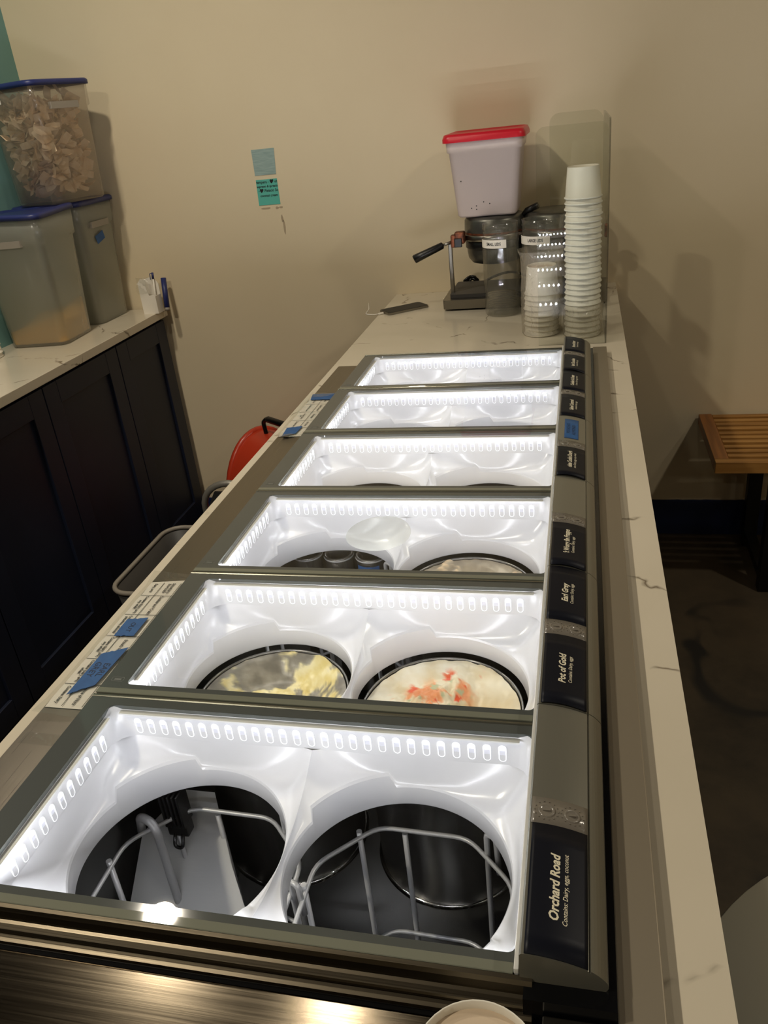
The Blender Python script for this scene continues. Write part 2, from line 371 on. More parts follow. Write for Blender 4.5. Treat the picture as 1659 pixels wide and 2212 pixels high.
# ---------------------------------------------------------------- ice cream case
P, WL, XW, ZG, XFL = 0.26776, 0.2318, 0.4646, 0.985, -0.0297
NK = 6
case = thing('ice_cream_case', 'long steel ice cream dipping case with six lit white windows set into the counter', 'display case', (0, 0, 0))
bm = B(); box(bm, -0.1068, -0.0315, -0.036, 1.591, 0.93, 0.957, 0.0008); obj('side_deck', bm, 'steel_y', case)
bm = B(); box(bm, -0.1068, 0.535, -0.9, -0.037, 0.93, 0.955, 0.0008); obj('near_deck', bm, 'steel_x', case)
bm = B(); box(bm, 0.537, 0.570, -0.9, 1.648, 0.93, 0.967, 0.0012); obj('guest_side_strip', bm, 'strip', case)
bm = B(); box(bm, 0.472, 0.5365, -0.031, 1.588, 0.93, 0.981); obj('rail_base', bm, 'black_gloss', case)
bm = B(); box(bm, 0.4855, 0.569, -0.0875, -0.0325, 0.95, 0.9685, 0.001); box(bm, 0.4855, 0.569, -0.40, -0.0885, 0.95, 0.9680, 0.001); obj('corner_cap', bm, 'steel', case)
for sx_, sy_ in ((0.523, -0.097), (0.562, -0.079)):
    bm = B(); lathe(bm, [(0.0035, 0.9683), (0.003, 0.9698), (0.0004, 0.9702)], sx_, sy_, 14, cap1=True); obj('screw', bm, 'chrome', case)
# stepped moulding along the near edge
prof = [(-0.016, 0.955), (-0.016, 0.9785), (-0.0165, 0.985), (-0.0195, 0.984), (-0.0215, 0.981), (-0.0225, 0.975), (-0.0220, 0.9715), (-0.0245, 0.9705), (-0.0290, 0.9695), (-0.0300, 0.9680),
        (-0.0300, 0.9655), (-0.0285, 0.9648), (-0.0285, 0.9640), (-0.0320, 0.9632), (-0.0345, 0.9618), (-0.0350, 0.9590), (-0.0335, 0.955)]
bm = B(); prism(bm, prof, 'x', -0.1068, 0.478); obj('near_moulding', bm, 'mould', case)
bm = B(); box(bm, -0.1068, 0.4785, -0.0368, -0.0165, 0.93, 0.9545); obj('black_seal', bm, 'black', case)  # black filler standing in for the shade in the gap
# gasket along the guest side of the windows
bm = B(); box(bm, 0.4646, 0.4684, -0.015, 1.588, 0.972, 0.9895, 0.0008); obj('gasket', bm, 'gasket', case)
bm = B(); box(bm, -0.032, -0.0300, -0.0155, 1.590, 0.950, 0.9800); box(bm, -0.032, 0.47, 1.5885, 1.592, 0.945, 0.981); obj('lid_frame', bm, 'alu', case)
# cold well under the windows
bm = B()
zb = 0.47
for q in ((-0.022, -0.020, -0.014, 1.588), (0.485, 0.487, -0.014, 1.588)): box(bm, q[0], q[1], q[2], q[3], zb, 0.885)
box(bm, -0.022, 0.487, -0.016, -0.014, zb, 0.885); box(bm, -0.022, 0.487, 1.588, 1.590, zb, 0.885); box(bm, -0.022, 0.487, -0.016, 1.590, zb-0.004, zb)
obj('cold_well', bm, 'dark_steel', case)

# one light slot: capsule rim, recess and a lamp at its head; faces -y, origin at its centre
def slot_mesh(up=False):
    bm = B(); hx, hz = 0.0031, 0.0098; n = 7
    def cap(hx, hz, y):
        out = []
        for i in range(n+1): a = PI*i/n; out.append((hx*math.cos(a), y, hz-hx+hx*math.sin(a)))
        for i in range(n+1): a = PI+PI*i/n; out.append((hx*math.cos(a), y, -hz+hx+hx*math.sin(a)))
        return out
    loft(bm, [cap(hx+0.0011, hz+0.0011, 0.0), cap(hx+0.0007, hz+0.0007, -0.0011), cap(hx, hz, -0.0011), cap(hx-0.0002, hz-0.0002, -0.0003)], mi=0)
    vs = [bm.verts.new(p) for p in cap(hx-0.0002, hz-0.0002, -0.0003)]; f = bm.faces.new(vs); f.material_index = 1
    q = [(-hx*0.78, -0.0006, 0.0048), (hx*0.78, -0.0006, 0.0048)] + [(hx*0.78*math.cos(PI*i/6), -0.0007, 0.0066+hx*0.78*math.sin(PI*i/6)) for i in range(7)]
    if up: q = [(x, -0.0006-(0.0092-z)*1.5, z) for x, y, z in q]
    f = bm.faces.new([bm.verts.new(p) for p in q]); f.material_index = 2
    me = bpy.data.meshes.new('light_slot'); bm.to_mesh(me); bm.free()
    for m in ('slot_rim', 'slot_back', 'led'): me.materials.append(M[m])
    return me
SLOT = slot_mesh(); SLOT_UP = slot_mesh(True)
CELLS = [(0.121, 0.0022, 0.2325), (0.344, 0.2325, 0.4624)]
CY, RH, ZD = 0.116, 0.1065, 0.885
def liner_bm(k):
    bm = B(); y0 = k*P
    NA = 96
    # vertical band from the window edge down
    top = rrect(XW/2, y0+WL/2, XW/2+0.001, WL/2+0.001, 0.010, 4)
    r2 = rrect(XW/2, y0+WL/2, XW/2-0.0005, WL/2-0.0005, 0.016, 4)
    r3 = rrect(XW/2, y0+WL/2, XW/2-0.002, WL/2-0.002, 0.022, 4)
    loft(bm, [[(x, y, 0.9835) for x, y in top], [(x, y, 0.978) for x, y in r2], [(x, y, 0.944) for x, y in r3]])
    for ci, (cx, xa, xb) in enumerate(CELLS):
        cy = y0+CY; ya, yb = y0+0.0015, y0+WL-0.0015
        rings = [[] for _ in range(9)]
        for i in range(NA):
            a = 2*PI*i/NA; c, s = math.cos(a), math.sin(a)
            tx = ((xb-cx)/c if c > 1e-9 else (xa-cx)/c if c < -1e-9 else 1e9); ty = ((yb-cy)/s if s > 1e-9 else (ya-cy)/s if s < -1e-9 else 1e9)
            t = min(tx, ty); ox, oy = cx+c*t, cy+s*t
            inner = (ci == 0 and abs(ox-xb) < 1e-6) or (ci == 1 and abs(ox-xa) < 1e-6)
            zo = 0.946
            if inner: zo = 0.9165+0.0295*min(1.0, (abs(oy-cy)/0.112))**2.2
            deg = math.degrees(a) % 360
            tab = (104 < deg < 152) or (284 < deg < 330)
            rt = RH + (0.0095 if tab else 0.0022); zt = 0.922 if tab else 0.911
            for j, u in enumerate((0.0, 0.12, 0.3, 0.55, 0.8, 1.0)):
                rr = t+(rt-t)*u if t > rt else rt
                z = zo+(zt-zo)*(1-(1-u)**1.9)
                if t <= rt: z = zo+(zt-zo)*u
                rings[j].append((cx+c*rr, cy+s*rr, z))
            kk = 0.0072 if tab else 0.0010
            rings[6].append((cx+c*(RH+kk), cy+s*(RH+kk), zt-0.0025))
            rings[7].append((cx+c*RH, cy+s*RH, 0.887)); rings[8].append((cx+c*(RH+0.0015), cy+s*(RH+0.0015), 0.8845))
        loft(bm, rings[:6]); loft(bm, rings[5:7]); loft(bm, rings[6:])
    return bm
slot_n = 0
for k in range(NK):
    y0 = k*P
    ln = obj('window_liner', liner_bm(k), 'liner', case)
    for i in range(27):
        o = bpy.data.objects.new('light_slot', SLOT); COL.objects.link(o); o.parent = ln
        o.location = (0.0295+i*0.4055/26, y0+WL-0.0012, 0.9590); o.rotation_euler = (math.radians(2), 0, 0)
    for i in range(11):
        o = bpy.data.objects.new('light_slot', SLOT); COL.objects.link(o); o.parent = ln
        o.location = (0.0012, y0+0.0375+i*0.0162, 0.9570); o.rotation_euler = (math.radians(2), 0, math.radians(90))
    for q in ((0.012, XW-0.012, y0+WL-0.0062, y0+WL-0.0012), (0.0012, 0.0062, y0+0.015, y0+WL-0.015)):
        bm = B(); box(bm, q[0], q[1], q[2], q[3], 0.9772, 0.9790)
        for f in bm.faces:
            f.normal_update()
            if f.normal.z < -0.9: f.material_index = 1
        obj('light_strip', bm, ['gasket', 'led_strip'], ln)  # added hidden strips that brighten the band around the slots
    # near row mirrored in the guard; tilted and boosted to light the back wall
    bm = B()
    for i in range(27):
        b2 = bmesh.new(); b2.from_mesh(SLOT_UP)
        bmesh.ops.transform(b2, matrix=Matrix.Translation((0.0295+i*0.4055/26, y0+0.0012, 0.9590)) @ Matrix.Rotation(PI, 4, 'Z'), verts=b2.verts[:])
        tm = bpy.data.meshes.new('t'); b2.to_mesh(tm); b2.free(); bm.from_mesh(tm); bpy.data.meshes.remove(tm)
    obj('near_slot_row', bm, ['slot_rim', 'slot_back', 'led_up'], ln, kind='stuff')
    # glass lid: printed border, pane, edge strips
    bm = B(); ya, yb = y0-0.0155, y0+P-0.0195
    if k == NK-1: yb = y0+WL+0.0155
    xa, xb = XFL, 0.4645
    nn = 4
    outer = rrect((xa+xb)/2, (ya+yb)/2, (xb-xa)/2, (yb-ya)/2, 0.002, nn)
    inner = rrect(XW/2, y0+WL/2, XW/2, WL/2, 0.006, nn)
    # chamfered window corner at the far left
    inner = [(max(x, x), y) for x, y in inner]
    loft(bm, [[(x, y, 0.9845) for x, y in inner], [(x, y, 0.9850) for x, y in inner], [(x, y, 0.9850) for x, y in outer], [(x, y, 0.9800) for x, y in outer], [(x, y, 0.9800) for x, y in inner], [(x, y, 0.9845) for x, y in inner]], smooth=False)
    lid = obj('glass_lid', bm, 'frit', case)
    bm = B(); f = bm.faces.new([bm.verts.new((x, y, 0.9846)) for x, y in inner]); obj('pane', bm, 'pane', lid)
    bm = B(); prism(bm, [(y0-0.0158, 0.979), (y0-0.0160, 0.9848), (y0-0.0154, 0.9853), (y0-0.0078, 0.9853), (y0-0.0075, 0.9851), (y0-0.0075, 0.979)], 'x', xa, 0.4640); obj('edge_strip', bm, 'edge_glass', lid)
    bm = B(); prism(bm, [(yb-0.0040, 0.979), (yb-0.0040, 0.9853), (yb-0.003, 0.9862), (yb-0.0005, 0.9860), (yb, 0.9845), (yb, 0.979)], 'x', xa, 0.4640); obj('edge_strip', bm, 'alu', lid)
    bm = B()
    for q in ((-0.0225, -0.0065, 0.0040, 0.0046), (-0.0225, -0.0065, 0.0110, 0.0116), (-0.0225, -0.0218, 0.0040, 0.0116), (-0.0072, -0.0065, 0.0040, 0.0116), (-0.0190, -0.0100, 0.0062, 0.0092)):
        box(bm, q[0], q[1], y0+q[2], y0+q[3], 0.9850, 0.9852)
    obj('printed_mark', bm, 'plate_mark', lid)
    if k == 2:
        bm = B(); pts = []
        for i in range(40):
            a = 2*PI*i/40; kx = 1+0.10*noise.noise(Vector((math.cos(a), math.sin(a), 5)))
            pts.append((0.217+0.049*kx*math.cos(a), 0.642+0.054*kx*math.sin(a)))
        bm.faces.new([bm.verts.new((x, y, 0.9838)) for x, y in pts]); fr = obj('frost_patch', bm, 'frost', lid); fr['label'] = 'round patch of pale frost on the glass'

# label rail: six curved silver segments
def rail_z(x):
    x = max(0.4705, x)
    return 1.0105-4.4*(x-0.4705)**2 if x < 0.517 else 1.0010-0.32*(x-0.517)-42*(x-0.517)**2
def rail_prof():
    pr = [(0.4690, 0.9812), (0.4690, 1.0088), (0.4705, 1.0105)]
    for i in range(1, 13): x = 0.4705+i*0.0465/12; pr.append((x, rail_z(x)))
    pr += [(0.5174, 0.9993), (0.5183, 0.9993), (0.5187, rail_z(0.5187)+0.0008)]
    for i in range(1, 6): x = 0.5187+i*0.0112/5; pr.append((x, rail_z(x)+0.0006))
    pr += [(0.5308, 0.9870), (0.5308, 0.9850), (0.5290, 0.9812)]
    return pr
def curved(bm, x0, x1, y0, y1, off, nx=14, ny=2, thick=0.0004, lift=None):
    """sheet lying on the rail surface"""
    g = []
    for j in range(ny+1):
        row = []
        for i in range(nx+1):
            x = x0+(x1-x0)*i/nx; y = y0+(y1-y0)*j/ny
            z = rail_z(x)+off+(lift(i/nx, j/ny) if lift else 0); row.append((x, y, z))
        g.append(row)
    top = [[bm.verts.new(p) for p in r] for r in g]; bot = [[bm.verts.new((p[0], p[1], p[2]-thick)) for p in r] for r in g]
    for j in range(ny):
        for i in range(nx):
            f = bm.faces.new((top[j][i], top[j][i+1], top[j+1][i+1], top[j+1][i])); f.smooth = True
            bm.faces.new((bot[j][i], bot[j+1][i], bot[j+1][i+1], bot[j][i+1]))
    for a, b in ((0, 1),):
        for i in range(nx):
            bm.faces.new((top[0][i], bot[0][i], bot[0][i+1], top[0][i+1])); bm.faces.new((top[ny][i], top[ny][i+1], bot[ny][i+1], bot[ny][i]))
        for j in range(ny):
            bm.faces.new((top[j][0], top[j+1][0], bot[j+1][0], bot[j][0])); bm.faces.new((top[j][nx], bot[j][nx], bot[j+1][nx], top[j+1][nx]))
SEAM = [-0.018, 0.249, 0.514, 0.787, 1.053, 1.323, 1.590]
for k in range(6):
    bm = B(); prism(bm, rail_prof(), 'y', SEAM[k]+0.0006, SEAM[k+1]-0.0006); rs = obj('label_rail', bm, 'silver', case)
    ya = SEAM[k]+0.118; yb = SEAM[k]+0.146
    bm = B(); curved(bm, 0.4712, 0.5168, ya, yb, 0.0009, thick=0.0008)
    dv = obj('divider_clip', bm, 'clip', rs)
    bm = B()
    for cx_, r_ in ((0.4835, 0.0075), (0.5045, 0.0070)):
        cy_ = (ya+yb)/2
        for (ra, zz) in ((r_, 0.0010), (r_*0.92, 0.0019), (r_*0.72, 0.0019), (r_*0.62, 0.0011)):
            pass
        rings = [[(cx_+ra*math.cos(2*PI*i/20), cy_+ra*math.sin(2*PI*i/20), rail_z(cx_+ra*math.cos(2*PI*i/20))+zz) for i in range(20)] for ra, zz in ((r_, 0.0008), (r_*0.92, 0.0019), (r_*0.74, 0.0019), (r_*0.62, 0.0011))]
        loft(bm, rings, cap1=True)
        for i in range(14):
            a = 2*PI*i/14; x_ = cx_+(r_+0.0022)*math.cos(a); y_ = cy_+(r_+0.0022)*math.sin(a)
            if 0.4718 < x_ < 0.5162: box(bm, x_-0.0004, x_+0.0004, y_-0.0004, y_+0.0004, rail_z(x_)+0.0006, rail_z(x_)+0.0016)
        box(bm, cx_-0.003, cx_+0.003, cy_-0.0008, cy_+0.0008, rail_z(cx_)+0.0008, rail_z(cx_)+0.0024)
    obj('stud', bm, 'clip', dv)

# flavour cards
def card(k, half, title, sub, label, tsx=1.0, lift=None):
    y0 = SEAM[k]+(0.001 if half == 0 else 0.1462); y1 = SEAM[k]+(0.1178 if half == 0 else SEAM[k+1]-SEAM[k]-0.001)
    t = thing('flavour_card', label, 'sign', (0.494, (y0+y1)/2, 0.9815), 0, 'flavour cards in the label rail')
    ox, oy, oz = t.location
    bm = B(); curved(bm, 0.4725, 0.5168, y0, y1, 0.0011, ny=6, thick=0.0005, lift=lift)
    bmesh.ops.translate(bm, vec=(-ox, -oy, -oz), verts=bm.verts[:]); obj('card', bm, 'card', t)
    ym = (y0+y1)/2
    def at(xc):
        def fn(s, u):
            x = xc-u; return (x-ox, ym+s-oy, rail_z(x)+0.00125-oz)
        return fn
    text('flavour_name', title, 0.0100, 'cream_ink', t, at(0.4925), shear=0.22, bold=0.00032, sx=tsx)
    text('allergen_line', sub, 0.0052, 'cream_ink', t, at(0.5005), shear=0.2, bold=0.00004, sx=0.98)
    return t
up = lambda amp: (lambda i, j: amp*max(0.0, 0.25-j)*4*(0.3+0.7*math.sin(PI*min(1, i*1.1))))
card(0, 0, 'Orchard Road', 'Contains: Dairy, eggs, coconut', 'black card reading Orchard Road, nearest in the silver label rail')
card(1, 0, 'Pot of Gold', 'Contains: Dairy, eggs', 'black card reading Pot of Gold in the label rail', 1.0, up(0.0018))
card(1, 1, 'Earl Grey', 'Contains: Dairy, eggs', 'black card reading Earl Grey, just beyond the Pot of Gold card', 1.0)
card(2, 0, "Don't Worry Be Frappe", 'Contains: Dairy, eggs', "black card reading Don't Worry Be Frappe in the label rail", 0.80, up(0.0022))
card(3, 0, 'Chocolate Cookie Dough', 'Contains: Dairy, eggs, soy, wheat', 'black card reading Chocolate Cookie Dough beside the blue tape', 0.78, up(0.0024))
card(4, 0, 'Salted Caramel', 'Contains: Dairy, eggs', 'black card reading Salted Caramel, just beyond the blue tape', 0.92)
card(4, 1, 'Cookies & Cream', 'Contains: Dairy, eggs, wheat', 'black card reading Cookies & Cream in the far part of the label rail', 0.9)
card(5, 0, 'Dark Chocolate', 'Contains: Dairy, eggs', 'black card reading Dark Chocolate, second from the far end of the rail', 0.9, up(0.002))
card(5, 1, 'Brown Butter', 'Contains: Dairy, eggs', 'black card at the far end of the silver label rail', 0.9)
# strip of tape on the empty rail place
t = thing('masking_tape', 'blue tape with handwriting on the empty silver place of the label rail', 'tape', (0.493, 0.985, 0.9815))
bm = B(); curved(bm, 0.4815, 0.5055, 0.945, 1.035, 0.0007, ny=4, thick=0.0004); bmesh.ops.translate(bm, vec=(-0.493, -0.985, -0.9815), verts=bm.verts[:]); obj('strip', bm, 'tape', t)
def tfn(xc, yc): return lambda s, u: (xc-u-0.493, yc+s-0.985, rail_z(xc-u)+0.0009-0.9815)
text('handwriting', 'PISTACHIO', 0.0085, 'tape_ink', t, tfn(0.4885, 0.99), shear=0.1, sx=1.1); text('handwriting', 'ALMOND', 0.0085, 'tape_ink', t, tfn(0.4975, 0.985), shear=-0.1, sx=1.3)

# ---------------------------------------------------------------- tubs, racks and what is in the wells
def tub(k, c, label, rz=0.8795):
    t = thing('ice_cream_tub', label, 'tub', (c, k*P+CY, 0.636), 0, 'ice cream tubs in the case')
    z1 = rz-0.636
    bm = B(); lathe(bm, [(0.095, 0.0), (0.097, 0.004), (0.1000, z1-0.01), (0.1010, z1)], n=64, cap0=True)
    lathe(bm, [(0.0982, z1-0.002), (0.0975, z1-0.012), (0.094, 0.006)], n=64, cap1=True); obj('tub_wall', bm, 'tub_steel', t)
    bm = B(); lathe(bm, [(0.1008, z1-0.001), (0.1015, z1+0.0005), (0.1008, z1+0.0018), (0.0992, z1+0.0018), (0.0984, z1+0.0005), (0.0984, z1-0.002)], n=64); obj('rim', bm, 'tub_steel', t)
    bm = B(); lathe(bm, [(0.0955, 0.0005), (0.0995, 0.001), (0.1015, 0.005), (0.0995, 0.009), (0.0968, 0.0095)], n=64); obj('base_ring', bm, 'chrome', t)
    return t
def field(c, cy, R, z, hfn, cfn, name, label, group='ice cream left in the tubs', nr=44, na=120):
    t0 = bmesh.new(); rings = []
    for j in range(1, nr+1):
        r = R*j/nr
        rings.append([(r*math.cos(2*PI*i/na), r*math.sin(2*PI*i/na), hfn(r*math.cos(2*PI*i/na), r*math.sin(2*PI*i/na))) for i in range(na)])
    loft(t0, rings, cap0=True)
    o = obj(name, t0, 'cream'); o.location = (c, cy, z); tag(o, label, 'ice cream', group); paint(o, cfn); return o
def nz(x, y, s, seed, oct=4):
    return noise.fractal(Vector((x*s, y*s, seed)), 0.9, 2.0, oct)
def mixc(a, b, t):
    t = max(0.0, min(1.0, t)); return tuple(a[i]+(b[i]-a[i])*t for i in range(3))
def sst(a, b, x):
    t = max(0.0, min(1.0, (x-a)/(b-a))); return t*t*(3-2*t)
# second window, left: scraped tub with pale yellow remains
def m1(x, y):
    edge = sst(0.05, 0.09, math.hypot(x, y))
    ridge = math.exp(-((x-0.015-0.25*y)/0.022)**2)*sst(-0.05, 0.05, y)
    left = math.exp(-(((x+0.03)/0.045)**2+((y-0.028)/0.016)**2))*0.8
    return nz(x, y, 38, 2.3)*0.55+0.55*ridge+0.5*left+0.25*edge*max(0, x)*12-0.12
def h1(x, y):
    v = m1(x, y); r = math.hypot(x, y); return 0.004*max(0, v)*1.6+0.002*nz(x, y, 120, 7)*max(0, min(1, v*3))+0.0225*sst(0.055, 0.097, r)
def c1(p):
    v = m1(p.x, p.y); q = nz(p.x, p.y, 60, 9)
    return mixc(mixc((112, 106, 92), (150, 144, 128), 0.5+q), mixc((224, 204, 130), (240, 228, 176), 0.5+q), sst(0.08, 0.24, v))
tub(1, CELLS[0][0], 'round steel tub in the second window, scraped nearly empty')
field(CELLS[0][0], P+CY, 0.0968, 0.856, h1, c1, 'vanilla_remains', 'pale yellow scraped remains of ice cream in a steel tub')
# second window, right: cream with an orange swirl
def m2(x, y): return math.exp(-(((x+0.020-0.55*(y-0.02))/0.042)**2+((y-0.030)/0.042)**2))
def h2(x, y):
    r = math.hypot(x, y); lump = m2(x, y)
    hollow = math.exp(-(((x-0.042)/0.034)**2+((y-0.02)/0.030)**2))
    return 0.018*lump*(1+0.5*nz(x, y, 60, 4))+0.003*nz(x, y, 45, 5)-0.013*hollow+0.0215*sst(0.05, 0.097, r)+0.003*nz(x, y, 130, 6)*lump
def c2(p):
    x, y = p.x, p.y; lump = m2(x, y); sw = nz(x*1.0+0.3*y, y, 34, 8.2)
    base = mixc((226, 212, 176), (244, 238, 216), 0.5+nz(x, y, 30, 1))
    hol = math.exp(-(((x-0.042)/0.034)**2+((y-0.02)/0.030)**2)); base = mixc(base, (206, 182, 132), hol*0.9)
    c = mixc(base, (236, 146, 92), sst(-0.02, 0.25, sw)*sst(0.18, 0.6, lump)*0.85)
    spots = nz(x, y, 62, 15.5); c = mixc(c, (226, 92, 52), sst(0.22, 0.36, spots)*sst(0.12, 0.4, lump))
    return mixc(c, (186, 190, 150), sst(0.40, 0.5, nz(x, y, 70, 22.0))*sst(0.3, 0.6, lump))
tub(1, CELLS[1][0], 'round steel tub in the second window holding cream and orange swirl')
field(CELLS[1][0], P+CY, 0.0968, 0.857, h2, c2, 'swirl_ice_cream', 'cream ice cream with orange red swirl and a scooped hollow')
# third window, right
def m3(x, y): return nz(x, y, 34, 31.0)+0.9*math.exp(-(((x+0.005)/0.04)**2+((y-0.045)/0.02)**2))-0.25
def h3(x, y): return 0.012*max(0, m3(x, y))+0.0215*sst(0.05, 0.097, math.hypot(x, y))+0.001*nz(x, y, 110, 3)
def c3(p): return mixc(mixc((138, 128, 110), (162, 150, 128), 0.5+nz(p.x, p.y, 50, 2)), (222, 198, 162), sst(0.05, 0.35, m3(p.x, p.y)))
tub(2, CELLS[1][0], 'round steel tub with a beige film in the third window')
field(CELLS[1][0], 2*P+CY, 0.0968, 0.857, h3, c3, 'coffee_remains', 'beige remains of ice cream in the tub of the third window')
# fourth window: two tubs that show only their far rims
tub(3, CELLS[0][0], 'left round steel tub in the fourth window, only its rim in view')
tub(3, CELLS[1][0], 'right round steel tub in the fourth window, only its rim in view')
for i, (c, seed) in enumerate(((CELLS[0][0], 41.0), (CELLS[1][0], 47.0))):
    field(c, 3*P+CY, 0.0968, 0.856, lambda x, y, s=seed: 0.006*nz(x, y, 40, s)+0.018*sst(0.05, 0.094, math.hypot(x, y)), lambda p, s=seed: mixc((206, 190, 160), (236, 228, 206), 0.5+nz(p.x, p.y, 40, s)),
          'ice_cream', 'pale ice cream in the %s tub of the fourth window' % ('left', 'right')[i], nr=16, na=60)

def rack(k, c, label, hook=False):
    t = thing('wire_rack', label, 'rack', (c, k*P+CY, 0.474), 0, 'wire racks in the empty wells')
    h = 0.371
    def octo(z, sx=1.0):
        return rounded([(-0.104*sx, -0.052, z), (-0.104*sx, 0.050, z), (-0.048*sx, 0.107*sx, z), (0.052*sx, 0.104*sx, z), (0.104*sx, 0.050, z), (0.104*sx, -0.052, z), (0.05*sx, -0.104*sx, z), (-0.05*sx, -0.104*sx, z)], 0.016, 4, True)
    bm = B(); tube(bm, octo(h), 0.0026, 8, True); obj('hoop', bm, 'wire', t)
    bm = B(); tube(bm, octo(0.20), 0.0026, 8, True); obj('hoop', bm, 'wire', t)
    for (px, py, dz) in ((-0.1065, 0.02, 0.006), (0.1065, 0.012, 0.02), (-0.066, 0.0935, 0.006), (0.074, 0.0865, 0.03), (-0.02, 0.111, -0.01), (0.03, -0.108, 0.006), (-0.09, -0.072, 0.006), (0.09, -0.072, 0.006)):
        bm = B()
        if dz > 0.015: tube(bm, rounded([(px+0.012, py-0.006, h-0.02), (px+0.010, py-0.005, h+dz), (px, py, h+dz), (px, py, 0.004)], 0.008), 0.0032, 8)
        else: tube(bm, [(px, py, h+dz), (px, py, 0.004)], 0.0032, 8)
        obj('upright', bm, 'wire', t)
    return t
r0 = rack(0, CELLS[0][0], 'grey wire rack in the left empty well of the nearest window')
dup(r0, (CELLS[1][0], CY, 0.474), None, 'grey wire rack in the right empty well of the nearest window')
dup(r0, (CELLS[0][0], 2*P+CY, 0.474), None, 'grey wire rack in the empty left well of the third window')
# frosted partition and black clip seen through the nearest left hole
bm = B(); PZ = lambda y: 0.60+(y-0.05)*1.13
pl = [(-0.018, 0.05), (-0.004, 0.222), (0.044, 0.258), (0.084, 0.258), (0.116, 0.205), (0.150, 0.16), (0.150, 0.05)]
loft(bm, [[(x, y, PZ(y)-0.003) for x, y in pl], [(x, y, PZ(y)) for x, y in pl]], True, True, smooth=False); obj('frosted_plate', bm, 'frost_steel', case)
bm = B(); tube(bm, rounded([(0.018, 0.196, 0.83), (0.026, 0.19, 0.862), (0.046, 0.182, 0.862), (0.052, 0.178, 0.85), (0.052, 0.178, 0.476)], 0.012), 0.0050, 10); obj('hook_rod', bm, 'wire', case)
t = thing('black_clip', 'black ribbed plastic clip hanging at the rim of the nearest left well', 'clip', (0.058, 0.212, 0.815))
bm = B(); box(bm, -0.014, 0.012, -0.006, 0.010, 0.0, 0.058, 0.002); obj('clip_body', bm, 'black', t)
for i in range(5):
    bm = B(); box(bm, -0.012+i*0.0055, -0.0095+i*0.0055, -0.010, 0.012, 0.018, 0.066, 0.0006); obj('fin', bm, 'black', t)
bm = B(); tube(bm, rounded([(-0.006, -0.004, 0.004), (-0.006, -0.012, -0.010), (0.004, -0.012, -0.012), (0.004, -0.004, 0.004)], 0.005), 0.0022, 8); obj('clip_hook', bm, 'black', t)
# grey pots, one with blue tape, down in the third left well
for px_, r_, taped, lab in ((0.043, 0.025, False, 'plain grey pot nearest the aisle in the left well of the third window'), (0.100, 0.025, False, 'middle plain grey pot in the left well of the third window'), (0.158, 0.026, True, 'grey pot with blue tape down in the left well of the third window')):
    t = thing('storage_pot', lab, 'pot', (px_, 2*P+CY+0.1345, 0.474), 0, 'grey pots in the third left well')
    bm = B(); lathe(bm, [(r_*0.9, 0), (r_, 0.386), (r_+0.0015, 0.389), (r_-0.002, 0.391), (r_*0.88, 0.38), (r_*0.8, 0.01)], n=36, cap0=True, cap1=True); obj('pot_body', bm, 'tub_steel', t)
    bm = B(); tube(bm, [(r_*math.cos(a_), r_*math.sin(a_), 0.386) for a_ in [2*PI*i/36 for i in range(36)]], 0.0018, 6, True); obj('pot_rim', bm, 'wire', t)
    if taped:
        bm = B(); loft(bm, [[((r_+0.0012)*math.cos(a_), (r_+0.0012)*math.sin(a_), z) for a_ in [math.radians(222+i*9) for i in range(11)]] for z in (0.340, 0.378)], closed=False); obj('tape', bm, 'tape', t)

# ---------------------------------------------------------------- flavour sheets on the side deck
def sheet(name, label, x0, x1, y0, y1, rows, cells, col1, col2, fold):
    z = 0.9574
    t = thing(name, label, 'paper', ((x0+x1)/2, (y0+y1)/2, z), 0); ox, oy, oz = t.location
    bm = B(); nx, ny = 6, 14; g = []
    for j in range(ny+1):
        g.append([])
        for i in range(nx+1):
            x = x0+(x1-x0)*i/nx; y = y0+(y1-y0)*j/ny
            if fold and j == ny: y -= fold*(1-i/nx)
            g[-1].append(bm.verts.new((x-ox, y-oy, 0.0006+(0.0012*(1-i/nx)*abs(math.sin(j*1.3))))))
    for j in range(ny):
        for i in range(nx): bm.faces.new((g[j][i], g[j][i+1], g[j+1][i+1], g[j+1][i]))
    obj('paper', bm, 'paper', t, smooth=True)
    bm = B()
    zz = 0.0022
    for c in (col1, col2): box(bm, c-ox-0.0004, c-ox+0.0004, y0-oy+0.002, y1-oy-fold-0.002, zz-0.0001, zz)
    for r in rows: box(bm, x0-ox+0.001, x1-ox-0.001, r-oy-0.0004, r-oy+0.0004, zz-0.0001, zz)
    obj('table_lines', bm, 'ink', t)
    for (ya, yb, name_, cont, third) in cells:
        ym = (ya+yb)/2
        f = lambda xc: (lambda s, u: (xc+u-ox, ym-s-oy, zz+0.0002))
        if name_: text('print', name_, 0.0062, 'ink', t, f((col1+col2)/2), bold=0.0002, sx=0.95)
        if cont: text('print', cont, 0.0054, 'ink', t, f((x0+col1)/2), bold=0.0002, sx=0.92)
        if third: text('print', third, 0.0054, 'ink', t, f(col2+0.009), bold=0.0002, sx=0.92)
    bm = B(); nx, ny = 5, 10; g = []
    for j in range(ny+1):
        g.append([])
        for i in range(nx+1):
            x = x0-0.004+(x1-x0+0.004)*i/nx; y = y0-0.018+(y1-y0+0.026)*j/ny
            g[-1].append(bm.verts.new((x-ox, y-oy, 0.0030+0.0030*max(0, noise.noise(Vector((x*60, y*40, 1))))+(0.006*(1-i/nx) if j in (0, ny) else 0))))
    for j in range(ny):
        for i in range(nx): bm.faces.new((g[j][i], g[j][i+1], g[j+1][i+1], g[j+1][i]))
    obj('plastic_sleeve', bm, 'sleeve', t, smooth=True)
    return t
